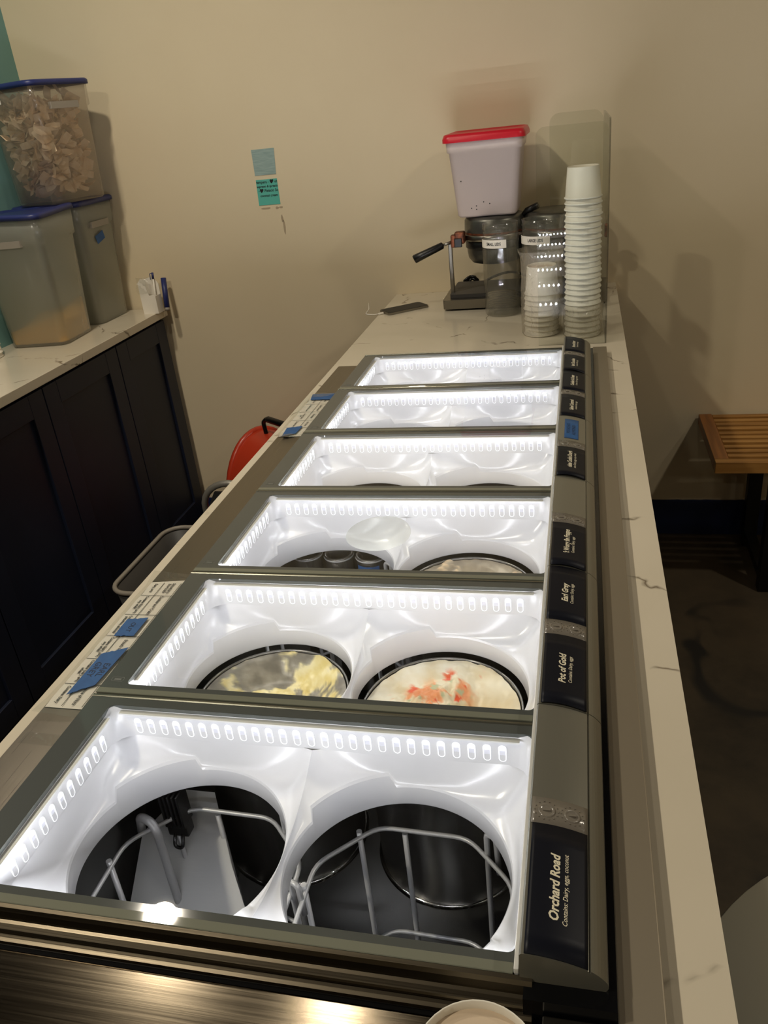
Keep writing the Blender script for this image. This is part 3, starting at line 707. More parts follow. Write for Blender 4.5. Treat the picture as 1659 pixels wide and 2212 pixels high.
def flat_tape(name, label, pts, z, words=(), ctr=None):
    t = thing(name, label, 'tape', (sum(p[0] for p in pts)/4, sum(p[1] for p in pts)/4, z)); ox, oy, oz = t.location
    bm = B(); A, Bq, Cq, D = [Vector((p[0]-ox, p[1]-oy)) for p in pts]; n = 8; e0 = []; e1 = []
    for i in range(n+1):
        u = i/n; p = A.lerp(Bq, u); q = D.lerp(Cq, u); k = 0.003*noise.noise(Vector((u*9, z, 4)))
        e0.append((p.x, p.y+k)); e1.append((q.x, q.y-k))
    prism(bm, e0+e1[::-1], 'z', 0, 0.0005); obj('strip', bm, 'tape', t)
    for (s, dx, dy, size) in words: text('handwriting', s, size, 'tape_ink', t, lambda a, u: (dx+u, dy-a, 0.0007), shear=0.1, bold=0.0001)
    return t
sheet('flavour_sheet', 'longer printed flavour table taped to the steel deck near the second window', -0.1045, -0.034, 0.250, 0.538,
      (0.490, 0.442, 0.392, 0.342, 0.292),
      [(0.490, 0.530, 'Strawberry\nShortcake', 'Dairy, eggs', 'wheat'), (0.442, 0.490, 'Cookies and Cream', 'Contains: Dairy, eggs,\nsoy, wheat', 'soy'),
       (0.392, 0.442, 'Fudge', 'Contains: Dairy, eggs,\npistachios, almonds', 'soy, wheat'), (0.342, 0.392, "Scout's Honor", 'Contains: Dairy, eggs,\nsoy, wheat', 'wheat'),
       (0.292, 0.342, '', 'Contains: Dairy, eggs,\nwheat', 'coconut'), (0.252, 0.292, 'Prince of Nuts', 'Contains: Dairy', 'coconut')], -0.083, -0.056, 0.012)
flat_tape('masking_tape', 'small blue tape square on the longer flavour table', [(-0.090, 0.389), (-0.062, 0.391), (-0.062, 0.433), (-0.091, 0.427)], 0.9612, [('OUT', 0.0, 0.0, 0.010)])
flat_tape('masking_tape', 'long blue tape strip lettered Earl Grey on the longer flavour table', [(-0.087, 0.270), (-0.060, 0.290), (-0.056, 0.366), (-0.086, 0.350)], 0.9612, [('EARL', 0.006, 0.0, 0.012), ('GREY', -0.006, 0.0, 0.012)])
sheet('flavour_sheet', 'shorter printed flavour table taped to the steel deck near the fifth window', -0.1045, -0.034, 1.100, 1.350,
      (1.293, 1.241, 1.190, 1.146),
      [(1.293, 1.34, 'Vanilla', 'Contains: Dairy', 'eggs'), (1.241, 1.293, 'Salted Caramel', 'Contains: Dairy, eggs', 'soy'), (1.19, 1.241, 'Chocolate', 'Contains: Dairy,\neggs', 'wheat'), (1.146, 1.19, 'Earl Grey', 'Contains: Dairy', 'eggs')], -0.073, -0.054, 0.010)
flat_tape('masking_tape', 'blue tape at the far end of the shorter flavour table', [(-0.100, 1.318), (-0.040, 1.318), (-0.040, 1.362), (-0.106, 1.356)], 0.9612)
flat_tape('masking_tape', 'blue tape at the near end of the shorter flavour table', [(-0.094, 1.092), (-0.068, 1.108), (-0.066, 1.150), (-0.098, 1.140)], 0.9612)
# torn clear tape left on the deck
bm = B(); g = []
for j in range(5):
    g.append([bm.verts.new((-0.100+0.058*i/8, 0.190+0.018*j/4+0.003*noise.noise(Vector((i, j, 2))), 0.9576+0.0016*max(0, noise.noise(Vector((i*0.9, j*0.9, 8)))))) for i in range(9)])
for j in range(4):
    for i in range(8): bm.faces.new((g[j][i], g[j][i+1], g[j+1][i+1], g[j+1][i]))
tag(obj('clear_tape', bm, 'sleeve', smooth=True), 'crumpled clear tape on the steel deck beside the nearest window', 'tape')

# ---------------------------------------------------------------- paper cups and guard
def cup_mesh():
    bm = B()   # upside down: open rim at z=0, closed end up
    lathe(bm, [(0.0462, 0.0015), (0.0472, 0.0), (0.0482, 0.0018), (0.0474, 0.0040), (0.0452, 0.0046), (0.0395, 0.074), (0.0388, 0.0755), (0.0380, 0.0748), (0.0376, 0.068)], n=36)
    lathe(bm, [(0.0376, 0.068), (0.0002, 0.068)], n=36, cap1=True, mi=1)
    bmesh.ops.recalc_face_normals(bm, faces=bm.faces[:])
    me = bpy.data.meshes.new('paper_cup'); bm.to_mesh(me); bm.free(); me.materials.append(M['cup']); me.materials.append(M['cup_inside']); return me
CUP = cup_mesh()
ORD = 'topmost second third fourth fifth sixth seventh eighth ninth tenth eleventh twelfth thirteenth fourteenth fifteenth sixteenth seventeenth eighteenth nineteenth twentieth twenty-first twenty-second twenty-third twenty-fourth twenty-fifth twenty-sixth twenty-seventh'.split()
def cup_stack(cx, cy, n, z0, dz, label, toplabel, group, scale=1.0, jit=0.0012, lean=(0, 0)):
    for i in range(n):
        o = bpy.data.objects.new('paper_cup', CUP); COL.objects.link(o); o.scale = (scale,)*3
        o.location = (cx+random.uniform(-jit, jit)+lean[0]*i, cy+random.uniform(-jit, jit)+lean[1]*i, z0+i*dz)
        o.rotation_euler = (random.uniform(-0.012, 0.012), random.uniform(-0.012, 0.012), random.uniform(0, 6))
        tag(o, toplabel if i == n-1 else label % ORD[n-1-i], 'cup', group)
cup_stack(0.512, 1.835, 26, ZS+0.0005, 0.01385, 'white paper cup, %s from the top of the tall upside down stack', 'topmost white paper cup of the tall upside down stack', 'cups in the tall stack', 0.98)
cup_stack(0.404, 1.862, 9, ZS+0.0005, 0.0136, 'white paper cup, %s from the top of the short bagged stack', 'topmost white paper cup of the short bagged stack', 'cups in the short bagged stack', 0.98, 0.002)
def bag(name, label, cx, cy, prof, seed, amp=0.007, m='bag'):
    bm = B(); n = 56; rings = []
    for j, (r, z) in enumerate(prof):
        rings.append([((r+amp*(0.4+0.6*j/len(prof))*noise.noise(Vector((math.cos(2*PI*i/n)*2.6, math.sin(2*PI*i/n)*2.6, z*26+seed))))*math.cos(2*PI*i/n),
                       (r+amp*noise.noise(Vector((math.cos(2*PI*i/n)*2.6, math.sin(2*PI*i/n)*2.6, z*26+seed+9))))*math.sin(2*PI*i/n), z) for i in range(n)])
    loft(bm, rings); o = obj(name, bm, m); o.location = (cx, cy, ZS); return tag(o, label, 'bag')
bag('plastic_bag', 'crinkled clear bag around the short stack of paper cups', 0.404, 1.862, [(0.046, 0.001), (0.0545, 0.006), (0.053, 0.03), (0.054, 0.06), (0.0525, 0.09), (0.054, 0.12), (0.052, 0.15), (0.052, 0.175), (0.053, 0.195), (0.058, 0.215), (0.062, 0.225)], 3.1)
bag('plastic_bag', 'clear bag pulled down around the foot of the tall cup stack', 0.512, 1.835, [(0.046, 0.001), (0.0530, 0.006), (0.0525, 0.03), (0.0525, 0.055), (0.0530, 0.075), (0.0525, 0.085)], 8.7, 0.004)
# acrylic guard: front, side and back sheets with rounded upper corners
gd = thing('acrylic_guard', 'clear acrylic guard sheets standing around the paper cups', 'guard', (0.572, 1.735, ZS))
def panel(name, a0, a1, h, axis, off, rad=0.02):
    pts = [(a0, 0.0), (a1, 0.0)]
    for i in range(6): a = math.radians(90*i/5); pts.append((a1-rad+rad*math.cos(a), h-rad+rad*math.sin(a)))
    for i in range(6): a = math.radians(90+90*i/5); pts.append((a0+rad+rad*math.cos(a), h-rad+rad*math.sin(a)))
    bm = B(); prism(bm, pts, axis, off, off+0.004); return obj(name, bm, 'acrylic', gd)
panel('acrylic_sheet', -0.171, -0.0045, 0.520, 'y', 0.0); panel('acrylic_sheet', 0.0, 0.628, 0.526, 'x', -0.004); panel('acrylic_sheet', -0.161, -0.0045, 0.530, 'y', 0.624, 0.028)

# ---------------------------------------------------------------- lid jars
def jar(x, y, r, h, label, word, fill, n_l):
    t = thing('lid_jar', label, 'jar', (x, y, ZS), 0, 'clear lid jars')
    bm = B(); lathe(bm, [(r*0.90, 0.001), (r*0.97, 0.006), (r, 0.018), (r, h-0.040), (r*0.965, h-0.036), (r*0.965, h-0.030), (r*1.0, h-0.027), (r*0.965, h-0.023), (r*0.965, h-0.018), (r*1.0, h-0.015), (r*0.965, h-0.011), (r*0.98, h), (r*0.92, h), (r*0.93, h-0.04), (r*0.95, 0.02), (r*0.88, 0.006)], n=48, cap0=True, cap1=True); obj('jar_wall', bm, 'jar', t)
    bm = B(); a0, a1 = 186, 292
    loft(bm, [[((r+0.0006)*math.cos(math.radians(a0+(a1-a0)*i/14)), (r+0.0006)*math.sin(math.radians(a0+(a1-a0)*i/14)), z) for i in range(15)] for z in (h-0.065, h-0.042)], closed=False); lb = obj('paper_label', bm, 'paper', t)
    fn = lambda s, u: ((r+0.0009)*math.cos(math.radians(251)+s/r), (r+0.0009)*math.sin(math.radians(251)+s/r), h-0.0535+u)
    text('lettering', word, 0.0120, 'ink', lb, fn, bold=0.0003, sx=0.74)
    for i in range(n_l):
        bm = B(); lathe(bm, [(r*0.80, 0.0), (r*0.82, 0.002), (r*0.80, 0.004), (r*0.62, 0.004), (r*0.60, 0.0075), (0.001, 0.0075)], n=28)
        o = obj('cup_lid', bm, 'lid_film'); o.location = (x+random.uniform(-.002, .002), y+random.uniform(-.002, .002), ZS+0.008+i*0.0065)
        tag(o, 'clear plastic cup lid, %s from the top inside the %s jar' % (ORD[n_l-1-i] if i < n_l-1 else 'first', fill), 'lid', 'lids in the %s jar' % fill)
jar(0.2765, 2.108, 0.0535, 0.266, 'tall clear jar labelled SMALL LIDS in front of the waffle baker', 'SMALL LIDS', 'small lids', 9)
jar(0.3985, 2.09, 0.0600, 0.272, 'tall clear jar labelled LARGE LIDS behind the bagged cups', 'LARGE LIDS', 'large lids', 6)

# ---------------------------------------------------------------- double waffle baker
wb = thing('waffle_baker', 'worn metal double waffle cone baker with black handle under the red-lidded tub', 'appliance', (0.245, 2.28, ZS))
ox, oy = 0.245, 2.28
bm = B(); prism(bm, rrect(0.08, 0.0, 0.242, 0.112, 0.010), 'z', 0.006, 0.034); obj('base', bm, 'steel', wb)
bm = B(); prism(bm, rrect(0.08, 0.012, 0.222, 0.098, 0.008), 'z', 0.0345, 0.046); obj('drip_tray', bm, 'grey_plastic', wb)
for fx in (-0.13, 0.28):
    for fy in (-0.08, 0.08):
        bm = B(); lathe(bm, [(0.012, 0), (0.012, 0.0065)], fx, fy, 12, True, True); obj('foot', bm, 'black', wb)
for fx in (-0.137, 0.29):
    bm = B(); box(bm, fx-0.006, fx+0.006, -0.055, -0.040, 0.034, 0.196, 0.002); obj('post', bm, 'steel', wb)
for cx, lab in ((0.0, 0), (0.185, 1)):
    bm = B(); lathe(bm, [(0.0005, 0.125), (0.05, 0.126), (0.075, 0.132), (0.086, 0.146), (0.089, 0.165), (0.090, 0.184)], cx, 0.0, 44, True); hd = obj('lower_iron', bm, 'hammered', wb)
    bm = B(); lathe(bm, [(0.0915, 0.176), (0.0935, 0.178), (0.0935, 0.196), (0.0915, 0.198)], cx, 0.0, 44); obj('black_band', bm, 'black', hd)
    bm = B(); lathe(bm, [(0.0955, 0.200), (0.0985, 0.202), (0.0985, 0.216), (0.0955, 0.219)], cx, 0.0, 44, True, True); obj('bright_band', bm, 'steel', hd)
    bm = B(); lathe(bm, [(0.0945, 0.220), (0.0950, 0.226), (0.0935, 0.258), (0.0880, 0.267), (0.0780, 0.2705), (0.0005, 0.2715)], cx, 0.0, 44); hu = obj('upper_iron', bm, 'hammered', wb)
    bm = B(); lathe(bm, [(0.0952, 0.219), (0.0962, 0.221), (0.0955, 0.225)], cx, 0.0, 44); obj('rusty_seam', bm, 'copper', hu)
    sgn = -1 if cx == 0 else 1
    bm = B(); box(bm, cx+sgn*0.104-0.016, cx+sgn*0.104+0.016, -0.072, -0.040, 0.196, 0.232, 0.005); box(bm, cx+sgn*0.122-0.010, cx+sgn*0.122+0.010, -0.070, -0.046, 0.186, 0.224, 0.004); hg = obj('hinge', bm, 'copper', wb)
    bm = B(); box(bm, cx+sgn*0.108-0.012, cx+sgn*0.108+0.012, -0.079, -0.073, 0.188, 0.214, 0.002); obj('hinge_block', bm, 'black', hg)
    if sgn > 0: continue
    bm = B(); tube(bm, [(cx+sgn*0.128, -0.060, 0.204), (cx+sgn*0.165, -0.064, 0.193)], 0.0045, 10); obj('handle_rod', bm, 'steel', wb)
    bm = B(); tube(bm, [(cx+sgn*0.157, -0.063, 0.1955), (cx+sgn*0.160, -0.0632, 0.1945), (cx+sgn*0.222, -0.072, 0.171), (cx+sgn*0.2475, -0.0755, 0.1612), (cx+sgn*0.250, -0.076, 0.160)], 0.012, 14, rs=[0.008, 0.0105, 0.0125, 0.0135, 0.011]); obj('handle', bm, 'black', wb)
bm = B(); tube(bm, [(0.088, -0.02, 0.262), (0.100, -0.025, 0.274), (0.135, -0.03, 0.288)], 0.008, 10, rs=[0.006, 0.009, 0.010]); obj('lever', bm, 'black', wb)
# cable behind the machine
t = thing('power_cable', 'black bunched power cable lying behind the waffle baker', 'cable', (0.20, 2.425, ZS))
bm = B(); pts = []
for i in range(60):
    a = i*0.62; pts.append((-0.055+0.028*math.cos(a)*(0.6+0.4*math.sin(i*0.3)), 0.004+0.012*math.sin(a*1.3), 0.026+0.018*math.sin(a)+0.00025*i))
pts = [(max(-0.1, p[0]), min(0.028, p[1]), max(0.006, p[2])) for p in pts]
tube(bm, pts, 0.0045, 6); obj('bundle', bm, 'black', t)
bm = B(); tube(bm, rounded([(-0.04, 0.0, 0.02), (0.02, 0.012, 0.05), (0.08, 0.02, 0.062), (0.16, 0.022, 0.03), (0.30, 0.02, 0.007)], 0.03), 0.0045, 6); obj('lead', bm, 'black', t)

# ---------------------------------------------------------------- red-lidded tub
def square_bin(t, hb, ht, h, rb, rt, wall_m, thick=0.004, rim=True, name='bin_wall'):
    bm = B(); n = 5
    R = lambda s, r, z: [(x, y, z) for x, y in rrect(0, 0, s, s, r, n)]
    up = 0.80
    hs = lambda u: hb+(ht-hb)*u
    rings = [R(hb-0.006, rb*0.8, 0.0), R(hb, rb, 0.006), R(hs(up)-0.002, rb, h*up), R(hs(up)+0.003, rt, h*(up+0.012)), R(ht+0.002, rt, h), R(ht-0.002, rt, h), R(hs(up)-0.003, rb, h*up), R(hb-0.004, rb, 0.010)]
    loft(bm, rings, True, True); return obj(name, bm, wall_m, t)
tb = thing('food_tub', 'white plastic tub with a red lid standing on the waffle baker', 'tub', (0.229, 2.297, ZS+0.2725))
square_bin(tb, 0.090, 0.112, 0.228, 0.022, 0.022, 'pink_tub')
bm = B(); loft(bm, [[(x, y, 0.212) for x, y in rrect(0, 0, 0.121, 0.121, 0.024)], [(x, y, 0.222) for x, y in rrect(0, 0, 0.121, 0.121, 0.024)], [(x, y, 0.233) for x, y in rrect(0, 0, 0.116, 0.116, 0.022)], [(x, y, 0.235) for x, y in rrect(0, 0, 0.108, 0.108, 0.020)], [(x, y, 0.231) for x, y in rrect(0, 0, 0.100, 0.100, 0.018)]], False, True)
loft(bm, [[(x, y, 0.212) for x, y in rrect(0, 0, 0.121, 0.121, 0.024)], [(x, y, 0.218) for x, y in rrect(0, 0, 0.116, 0.116, 0.022)]]); obj('lid', bm, 'red_lid', tb)
for (dx, dz) in ((-0.045, 0.026), (-0.03, 0.022), (-0.03, 0.032), (-0.008, 0.042), (0.01, 0.036), (-0.072, 0.105)):
    bm = B(); yq = -0.0905-0.022*dz/0.228-0.0012; lathe(bm, [(0.0018, 0), (0.0012, 0.0005), (0.0002, 0.0006)], 0, 0, 8, cap1=True)
    bmesh.ops.transform(bm, matrix=Matrix.Translation((dx, yq+0.002, dz)) @ Matrix.Rotation(PI/2, 4, 'X'), verts=bm.verts[:]); obj('dirt_fleck', bm, 'ink', tb)

# ---------------------------------------------------------------- phone
ph = thing('smartphone', 'dark smartphone lying face up on the far left of the quartz counter', 'phone', (-0.055, 2.225, ZS), math.radians(38))
bm = B(); prism(bm, rrect(0, 0, 0.074, 0.037, 0.010), 'z', 0.0006, 0.0070); obj('phone_body', bm, 'steel', ph)
bm = B(); prism(bm, rrect(0, 0, 0.0715, 0.0345, 0.009), 'z', 0.0070, 0.0076); obj('screen', bm, 'screen', ph)
t = thing('charging_cable', 'short white charging plug and cable at the phone', 'cable', (-0.115, 2.178, ZS), math.radians(38))
bm = B(); box(bm, -0.018, 0.0, -0.004, 0.004, 0.001, 0.006, 0.001); tube(bm, rounded([(-0.017, 0, 0.0035), (-0.03, 0.0, 0.0035), (-0.05, 0.035, 0.0022), (-0.01, 0.09, 0.0022), (0.03, 0.18, 0.0022)], 0.02), 0.0016, 6); obj('plug', bm, 'paper', t)

# ---------------------------------------------------------------- notes on the wall
def note(label, pts, m, y=YW):
    t = thing('sticky_note', label, 'note', (sum(p[0] for p in pts)/4, y, sum(p[1] for p in pts)/4)); ox, oz = t.location.x, t.location.z
    bm = B(); prism(bm, [(p[0]-ox, p[1]-oz) for p in pts], 'y', -0.0014, -0.0006); obj('paper', bm, m, t); return t
note('faded pale blue sticky note, the upper of two on the wall', [(-0.590, 1.380), (-0.513, 1.380), (-0.508, 1.462), (-0.590, 1.462)], 'post_it1')
n2 = note('turquoise sticky note with black handwriting, the lower of two on the wall', [(-0.592, 1.283), (-0.513, 1.283), (-0.513, 1.366), (-0.590, 1.366)], 'post_it2')
for (s, dz, sz, dx) in (('tempera - \u2665 ut', 0.033, 0.0125, 0.0), ('espresso & spreads', 0.019, 0.0105, 0.0), ('-\u2665 Pistacio So', 0.005, 0.0125, 0.002), ('coconut cream', -0.011, 0.0115, 0.002)):
    text('handwriting', s, sz, 'ink', n2, lambda a, u, dz=dz, dx=dx: (dx+a, -0.0016, dz+u), shear=0.12, bold=0.0003, sx=0.92)

# ---------------------------------------------------------------- left counter with cabinets
XC = -1.0234
lc = thing('back_counter', 'narrow quartz topped back counter with navy cabinet doors at left', 'counter', (0, 0, 0))
bm = B(); box(bm, XL+0.001, XC, -1.6, 2.452, ZS-0.028, ZS, 0.0015); obj('quartz_top', bm, 'quartz', lc)
bm = B(); box(bm, XL+0.001, -1.055, -1.6, 2.438, 0.09, ZS-0.0285); box(bm, XL+0.001, -1.10, -1.6, 2.42, 0.0, 0.09); obj('carcass', bm, 'panel', lc)
seams = [2.436, 2.066, 1.63, 1.19, 0.75, 0.31, -0.13]
for a, b in zip(seams, seams[1:]):
    y1, y0 = a-0.002, b+0.002; zt, zbm = ZS-0.040, 0.10
    bm = B(); s = 0.07
    box(bm, -1.0545, -1.036, y0, y0+s, zbm, zt, 0.0015); box(bm, -1.0545, -1.036, y1-s, y1, zbm, zt, 0.0015)
    box(bm, -1.0545, -1.036, y0+s, y1-s, zbm, zbm+s, 0.0015); box(bm, -1.0545, -1.036, y0+s, y1-s, zt-s, zt, 0.0015); dr = obj('door', bm, 'panel', lc)
    bm = B(); box(bm, -1.0545, -1.046, y0+s-0.004, y1-s+0.004, zbm+s-0.004, zt-s+0.004); obj('door_panel', bm, 'panel', dr)

# ---------------------------------------------------------------- food bins on the left counter
def bin_lid(t, ht, h, warp=0.0, m='blue_lid'):
    bm = B(); n = 10
    def R(s, r, z):
        return [(x, y, z+warp*math.sin((x+y)*9+0.6)*(1 if abs(y) > s*0.6 else 0.6)) for x, y in rrect(0, 0, s, s, r, n)]
    def dense(s, r, z):
        out = []; p = rrect(0, 0, s, s, r, 4); q = len(p)
        for i in range(q):
            a, b = p[i], p[(i+1) % q]; d = math.hypot(a[0]-b[0], a[1]-b[1]); k = 10 if d > 0.05 else 1
            for j in range(k): u = j/k; x, y = a[0]+(b[0]-a[0])*u, a[1]+(b[1]-a[1])*u; out.append((x, y, z+warp*(0.5+0.5*math.sin(x*16-y*12+1.0))))
        return out
    loft(bm, [dense(ht+0.004, 0.03, h-0.004), dense(ht+0.009, 0.03, h-0.008), dense(ht+0.009, 0.03, h+0.004), dense(ht+0.004, 0.028, h+0.009), dense(ht-0.006, 0.026, h+0.009), dense(ht-0.012, 0.024, h+0.004)], False, True)
    return obj('lid', bm, m, t)
def grip(t, ht, h, side, hw=0.055):
    bm = B(); z = h*0.80
    pts = [(-hw, -0.002), (-hw+0.004, 0.010), (hw-0.004, 0.010), (hw, -0.002)]
    s = ht-0.004
    if side == 'front': prism(bm, [(p[0], -s-p[1]*0.9) for p in pts], 'z', z-0.004, z+0.016)
    else: prism(bm, [(s+p[1]*0.9, p[0]) for p in pts], 'z', z-0.004, z+0.016)
    return obj('grip', bm, 'pale_rim', t)
b1 = thing('food_bin', 'frosted square bin with warped blue lid and yellow crumbs in the bottom', 'bin', (-1.253, 2.052, ZS), math.radians(5), 'square food bins on the back counter')
square_bin(b1, 0.101, 0.124, 0.405, 0.030, 0.026, 'bin'); bin_lid(b1, 0.124, 0.405, 0.007); grip(b1, 0.122, 0.405, 'front')
b2 = thing('food_bin', 'frosted square bin with blue tape label standing against the back wall', 'bin', (-1.266, 2.330, ZS), 0.0, 'square food bins on the back counter')
square_bin(b2, 0.101, 0.122, 0.410, 0.030, 0.026, 'bin'); bin_lid(b2, 0.122, 0.408); grip(b2, 0.122, 0.41, 'right', 0.06)
bm = B(); box(bm, 0.1172, 0.1180, -0.036, 0.020, 0.276, 0.304); bmesh.ops.rotate(bm, matrix=Matrix.Rotation(math.radians(14), 3, 'X'), cent=(0.1175, 0, 0.29), verts=bm.verts[:]); obj('tape_label', bm, 'tape', b2)
b3 = thing('food_bin', 'clear square bin full of broken waffle cones, stacked on the other bins', 'bin', (-1.218, 2.262, ZS+0.4195), math.radians(-16), 'square food bins on the back counter')
square_bin(b3, 0.106, 0.120, 0.350, 0.028, 0.024, 'bin_clear'); bin_lid(b3, 0.120, 0.352); grip(b3, 0.119, 0.352, 'right', 0.06)
bm = B(); box(bm, -0.075, -0.025, -0.1225, -0.1215, 0.305, 0.335); obj('paper_label', bm, 'paper', b3)
# crumbs heap
bm = B(); rings = []
n = 36
for j in range(9):
    u = 1-j/8; rings.append([])
    for (x, y) in rrect(0, 0, 0.0975*u+0.001, 0.0975*u+0.001, 0.026*u+0.0005, 8):
        z = 0.045+0.028*noise.noise(Vector((x*14, y*14, 2)))+0.060*sst(-0.02, 0.10, x)*sst(-0.12, 0.02, -y*0.2+0.02)+0.02*sst(0.0, 0.1, y)
        rings[-1].append((x, y, z))
rings.insert(0, [(x, y, 0.0115) for x, y in rrect(0, 0, 0.0965, 0.0965, 0.026, 8)])
loft(bm, rings, True, True); o = obj('yellow_crumbs', bm, 'yellow', kind='stuff'); o.location = b1.location; o.rotation_euler = b1.rotation_euler; tag(o, 'yellow crumbs heaped in the bottom of the frosted bin', 'crumbs')
# broken waffle cones
bm = B(); rnd = random.Random(3)
for i in range(330):
    hx = 0.098; zc = rnd.uniform(0.034, 0.318)
    side = rnd.random()
    lim = 0.070+0.010*zc/0.33
    x, y = rnd.uniform(-lim, lim), rnd.uniform(-lim, lim)
    if side < 0.40: y = -lim
    elif side < 0.75: x = lim
    mtx = Matrix.Translation((x, y, zc)) @ Matrix.Rotation(rnd.uniform(0, 6.3), 4, Vector((rnd.uniform(-1, 1), rnd.uniform(-1, 1), rnd.uniform(-1, 1))).normalized())
    lw, lh, cv = rnd.uniform(0.018, 0.042), rnd.uniform(0.010, 0.022), rnd.uniform(3, 11)
    g = []
    for a in range(4):
        g.append([])
        for b in range(3):
            px = -lw+2*lw*a/3; py = (-lh+2*lh*b/2)*(1-0.25*abs(px)/lw); g[-1].append(bm.verts.new(mtx @ Vector((px, py, cv*px*px))))
    for a in range(3):
        for b in range(2): bm.faces.new((g[a][b], g[a+1][b], g[a+1][b+1], g[a][b+1])).smooth = True
o = obj('waffle_pieces', bm, 'waffle', kind='stuff'); o.location = b3.location; o.rotation_euler = b3.rotation_euler; tag(o, 'broken brown waffle cone pieces filling the topmost bin', 'waffle pieces')
# cups at the left edge
cup_stack(-1.352, 1.842, 10, ZS+0.0005, 0.0128, 'white paper cup, %s from the top of the stack at the left edge', 'topmost paper cup of the stack at the left edge', 'cups at the left edge', 0.86)
cup_stack(-1.318, 1.722, 2, ZS+0.0005, 0.0128, 'lower paper cup, %s from the top of the low stack nearest on the back counter', 'upper paper cup of the low stack nearest on the back counter', 'cups in the low stack', 0.86)
# white carton and blue markers by the wall
t = thing('paper_carton', 'small torn white carton with a clear flap by the wall on the back counter', 'carton', (-1.040, 2.385, ZS))
bm = B()
prism(bm, [(-0.030, 0.0), (0.030, 0.0), (0.030, 0.062), (0.024, 0.070), (0.006, 0.066), (0.000, 0.092), (0.004, 0.122), (-0.016, 0.128), (-0.030, 0.112)], 'y', -0.022, -0.020)
prism(bm, [(-0.030, 0.0), (0.030, 0.0), (0.030, 0.100), (0.014, 0.128), (-0.030, 0.118)], 'y', 0.020, 0.022)
box(bm, -0.030, -0.028, -0.0199, 0.0199, 0.0, 0.110); box(bm, 0.028, 0.030, -0.0199, 0.0199, 0.0, 0.064); box(bm, -0.0279, 0.0279, -0.0199, 0.0199, 0.0, 0.002); obj('carton_wall', bm, 'paper', t)
bm = B(); g = []
for j in range(6): g.append([bm.verts.new((-0.034+0.050*i/5, -0.026-0.008*math.sin(j*1.1+i), 0.075+0.058*j/5)) for i in range(6)])
for j in range(5):
    for i in range(5): bm.faces.new((g[j][i], g[j][i+1], g[j+1][i+1], g[j+1][i]))
obj('clear_flap', bm, 'sleeve', t, smooth=True)
t = thing('blue_marker', 'thick blue marker leaning on the wall beside the white carton', 'marker', (-0.992, 2.400, ZS))
bm = B(); tube(bm, [(0, 0.0, 0.0125), (-0.006, 0.030, 0.115)], 0.010, 12); obj('marker_body', bm, 'blue_lid', t)
bm = B(); tube(bm, [(0.0008, -0.003, 0.002), (0, 0, 0.0125)], 0.0095, 12); obj('marker_end', bm, 'pale_rim', t)
t = thing('pen', 'slim dark blue pen standing in the white carton', 'pen', (-1.024, 2.392, ZS+0.002))
bm = B(); tube(bm, [(-0.006, 0, 0.0035), (0.002, 0.006, 0.118)], 0.0035, 8); obj('barrel', bm, 'paper', t)
bm = B(); tube(bm, [(0.002, 0.006, 0.118), (0.0035, 0.007, 0.140)], 0.0042, 8); obj('cap', bm, 'blue_lid', t)
bm = B(); tube(bm, rounded([(0.003, 0.0065, 0.137), (-0.0055, 0.002, 0.138), (-0.006, 0.001, 0.116)], 0.003), 0.0015, 6); obj('clip', bm, 'blue_lid', t)

# ---------------------------------------------------------------- things in the aisle
gb = thing('waste_bin', 'low dark grey bin with a pale rim on the aisle floor beside the counter', 'bin', (-0.722, 1.622, 0))
bm = B(); loft(bm, [[(x, y, 0.0) for x, y in rrect(0, 0, 0.105, 0.175, 0.05)], [(x, y, 0.335) for x, y in rrect(0, 0, 0.134, 0.206, 0.06)], [(x, y, 0.335) for x, y in rrect(0, 0, 0.128, 0.200, 0.056)], [(x, y, 0.235) for x, y in rrect(0, 0, 0.118, 0.190, 0.052)]], True, True); obj('bin_body', bm, 'grey_plastic', gb)
bm = B(); pts = [(x, y, 0.342) for x, y in rrect(0, 0, 0.136, 0.208, 0.062, 6)]; tube(bm, pts, 0.0075, 8, True); obj('rim', bm, 'pale_rim', gb)
st = thing('step_stool', 'small folding step stool with a bright tube hoop in the aisle', 'stool', (-0.640, 2.01, 0))
bm = B(); arc = [(-0.108*math.cos(PI*i/14), -0.10-0.012*math.sin(PI*i/14), 0.375+0.100*math.sin(PI*i/14)) for i in range(15)]; tube(bm, [(-0.130, -0.02, 0.0115), (-0.113, -0.085, 0.28)]+arc+[(0.113, -0.085, 0.28), (0.130, -0.02, 0.0115)], 0.0115, 12); obj('hoop', bm, 'tube_grey', st)
bm = B(); tube(bm, rounded([(-0.092, -0.172, 0.010), (-0.090, -0.06, 0.225), (0.090, -0.06, 0.225), (0.092, -0.172, 0.010)], 0.02), 0.010, 10); obj('front_legs', bm, 'chrome', st)
bm = B(); prism(bm, rrect(0, -0.115, 0.088, 0.06, 0.015), 'z', 0.232, 0.250); obj('step', bm, 'black', st)
bm = B(); prism(bm, [(-0.088, 0.30), (0.088, 0.30), (0.088, 0.39), (0.06, 0.44), (-0.06, 0.44), (-0.088, 0.39)], 'y', -0.108, -0.100); obj('back_panel', bm, 'grey_plastic', st)
rd = thing('red_canister', 'round orange-red enamel canister with a black handle standing by the back wall', 'canister', (-0.672, 2.285, 0), math.radians(55))
def ov(bm, prof, cx=0.0, sx=1.0):
    n = 44; loft(bm, [[(cx+r*sx*math.cos(2*PI*i/n), y, 0.262+r*1.47*math.sin(2*PI*i/n)) for i in range(n)] for r, y in prof], True, True)
